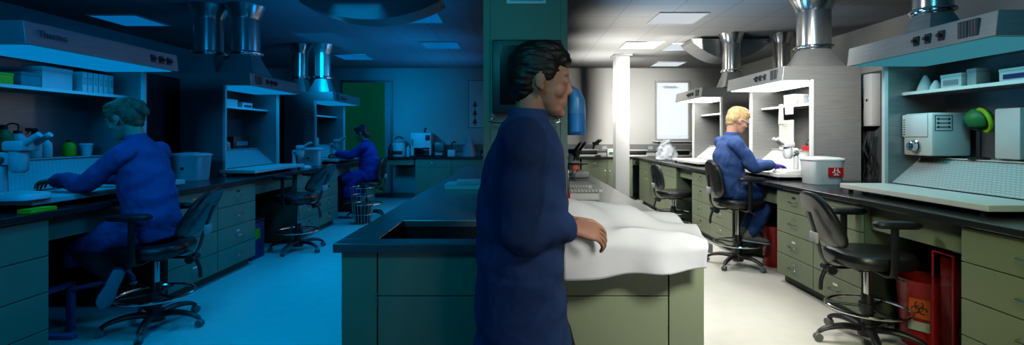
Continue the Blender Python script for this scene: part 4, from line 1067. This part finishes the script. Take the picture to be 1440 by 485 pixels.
# person walking past the end of the island, facing +X (local = world directions; camera side is local -y)
person('person','person in a dark blue coat walking past the island, holding a white sheet',(.0,1.70,0),0,dict(
    pelvis=(.0,0,.93), chest=(.015,0,1.23), neck=(.03,0,1.42), head=(.075,0,1.548), pitch=.12,
    sh=[(.01,.165,1.335),(.01,-.165,1.335)], el=[(-.0,.20,1.08),(.0,-.20,1.06)], wr=[(.19,.20,1.03),(.17,-.06,1.05)],
    hd=[(1,.05,-.12),(1,.08,-.18)], hn=[(0,-.3,-1),(0,.55,-.85)], ht=[-1,1], curl=.6,
    hip=[(.0,.085,.90),(.0,-.085,.90)], kn=[(.14,.09,.52),(-.03,-.09,.50)], an=[(.16,.09,.095),(-.20,-.09,.13)],
    toe=[(1,.05,0),(1,-.05,-.28)], tup=[(0,0,1),(0,0,1)],
    skirt=[(.0,0,.98),(.0,0,.86),(.01,0,.70),(.01,0,.56)], skirt_r=[(.19,.145),(.195,.15),(.20,.16),(.205,.175)]),'labcoat','darktrouser','darkhair','short','shoe_grey',1.0,None,.5)
# white sheet carried across the corner of the island
def sheet_pt(u, v):
    x = .175+.60*u + .03*math.sin(v*5)*u
    if v < .72:
        y = 2.62-.62*(v/.72); drop = 0
    else:
        y = 2.0-.045*math.sin(min(1,(v-.72)/.1)*math.pi/2) + .008*math.sin(u*16); drop = (v-.72)/.28
    base = .918
    hill = .10*math.exp(-((u-.06)/.26)**2)*math.exp(-((v-.55)/.35)**2) + .06*math.exp(-((u-.45)/.3)**2)*math.exp(-((v-.38)/.22)**2)
    fold = .022*(1+math.sin(u*7+v*13+2*noise.noise(V(u*3,v*3,0))))*(1-u*.6) + .012*(1+math.sin(u*4-v*19))
    z = base + hill*(1-drop) + fold*(1-drop)
    if drop: z -= .135*drop*(1-.35*u) ; y -= .02*math.sin(u*11)*drop + .015*drop
    return Vector((x,y,z))
t = thing('cotton_sheet','white sheet draped in folds over the right front corner of the island','sheet',(0,0,0))
MB().grid(sheet_pt,60,60).build('cloth','sheet',t,solid=.003)
# ------------------------------------------------------------------ ceiling light fixtures, added fill lamps, hood lamps
BL = (0.,.38,1.0)
WH = (1,.985,.95)
for x, y, mt, lab in ((1.97,6.16,'glow_dim','ceiling light nearest the top edge, right of the pillar'),(1.97,8.0,'glow_white','brightest square ceiling light, just right of the white column top'),
        (2.75,8.15,'glow_soft','glowing stand-in for a window-lit ceiling tile between the brightest light and the curved baffle'),(3.05,10.1,'glow_soft','far pale ceiling light near the window'),  # first panel glows in place of a tile bright with window light
        (-1.28,6.1,'glow_blue','blue ceiling light cut by the dark curved baffle'),(-1.28,8.0,'glow_blue','blue ceiling light nearest the pillar on its left'),
        (-3.1,9.2,'glow_blue','far blue ceiling light above the green panel'),(-4.98,6.27,'glow_blue','blue ceiling light at upper left, over the left hoods'),
        (-1.28,3.4,'glow_blue','blue ceiling light over the left aisle, above the frame'),(1.55,3.6,'glow_teal','teal ceiling light over the right aisle, above the frame')):
    ceiling_light(x,y,mt,lab)
def aimed_fill(x, y, z, w_, col, d, spread=90, size=.5):  # unseen fill added in mid-air, without a fixture
    return lamp(x,y,w_,col,spread,size,z,(x+d[0],y+d[1],z+d[2]))
# left half: added blue lamps, and unseen blue fills over the island facing outwards
for x, y, w_ in ((-1.75,3.0,9),(-1.75,5.0,12),(-1.75,7.0,11),(-1.75,9.0,8)): lamp(x,y,w_,BL,95)
for y, w_ in ((1.6,3.5),(4.0,5),(6.4,6),(8.6,7)): aimed_fill(-.35,y,2.6,w_,(0,.30,.95),(-1,0,-.9),100)
lamp(-1.2,.4,5,(0,.42,.8),75,.6,2.6,(-1.2,2.6,.7))
lamp(-3.0,7.0,8,BL,62,.6,2.6,(-2.7,10.75,1.6))  # added wash for the left back wall
for y in (3.2,5.4,7.6,9.4): aimed_fill(-1.3,y,1.6,3.6,(0,.30,1),(-.6,0,1),140)  # added fills aimed up at the left ceiling
lamp(-.5,.2,2.2,(.02,.50,.62),50,.4,2.4,(-.05,2.64,1.9))
# right half: white at the panels, then added fills in white, teal and green
for x, y, w_ in ((2.0,6.16,14),(2.0,8.0,18),(2.0,9.6,12)): lamp(x,y,w_,WH,80)
lamp(1.85,4.9,6,WH,75)
lamp(-2.3,.3,5,(0,.33,1),60,.5,2.5,(-3.4,5.4,1.5))  # added blue fill for the side panels of the left hoods
lamp(1.6,4.0,5.5,WH,50,.5,2.7,(1.5,3.5,0))
for y, w_ in ((3.8,8),(5.6,12),(7.4,12),(9.2,10)): aimed_fill(.75,y,2.6,w_,WH,(1,.1,-.9),100)
lamp(2.4,7.2,22,WH,62,.6,2.6,(2.3,10.75,1.8))  # added wash for the right back wall
for y, w_ in ((9.0,9),(7.6,9),(6.2,5)): aimed_fill(1.2,y,1.75,w_,WH,(.7,0,1),120)  # added fills aimed up at the right ceiling
aimed_fill(1.2,5.0,1.5,6,(.10,.45,.9),(.8,-.15,1),120); aimed_fill(1.2,3.4,1.5,3,(.08,.45,.9),(.8,-.1,1),120)
lamp(1.1,.3,8.5,(1,1,.9),55,.5,2.6,(.95,2.5,.6))
lamp(1.4,1.2,6,(.06,.45,.7),70,.5,2.7,(2.6,3.2,1.9))
lamp(1.7,2.4,2.5,(.5,.7,.45),90)
lamp(1.0,.6,4,(.42,.50,.12),60,.5,2.2,(2.6,2.6,.3))
# added fill from the middle of the room towards the steel fronts on the right
lamp(1.6,3.2,13,WH,50,.5,2.7,(3.0,5.3,1.6))
lamp(1.1,-.6,2.2,WH,80,.8,1.0,(1.3,3,1.0))  # added low fill from behind the camera, right side
lamp(-1.4,-.6,1.6,(0,.36,.95),80,.8,1.0,(-1.6,3,1.0))  # same added low fill in blue, left side
# hood lamps
def hood_lamp(x, y, w_, col):
    l = bpy.data.lights.new('hood_lamp','AREA'); l.shape = 'RECTANGLE'; l.size = .35; l.size_y = 1.05; l.energy = w_; l.color = col; l.spread = R(150)
    o = bpy.data.objects.new('hood_lamp', l); COL.objects.link(o); o.location = (x,y,SLOT+.985)
hood_lamp(2.80,5.5,12,WH); hood_lamp(2.80,7.6,12,WH); hood_lamp(2.80,3.3,3,(.25,.85,.95))
for y in (3.57,5.97,8.4): hood_lamp(-3.14,y,2.6,BL)
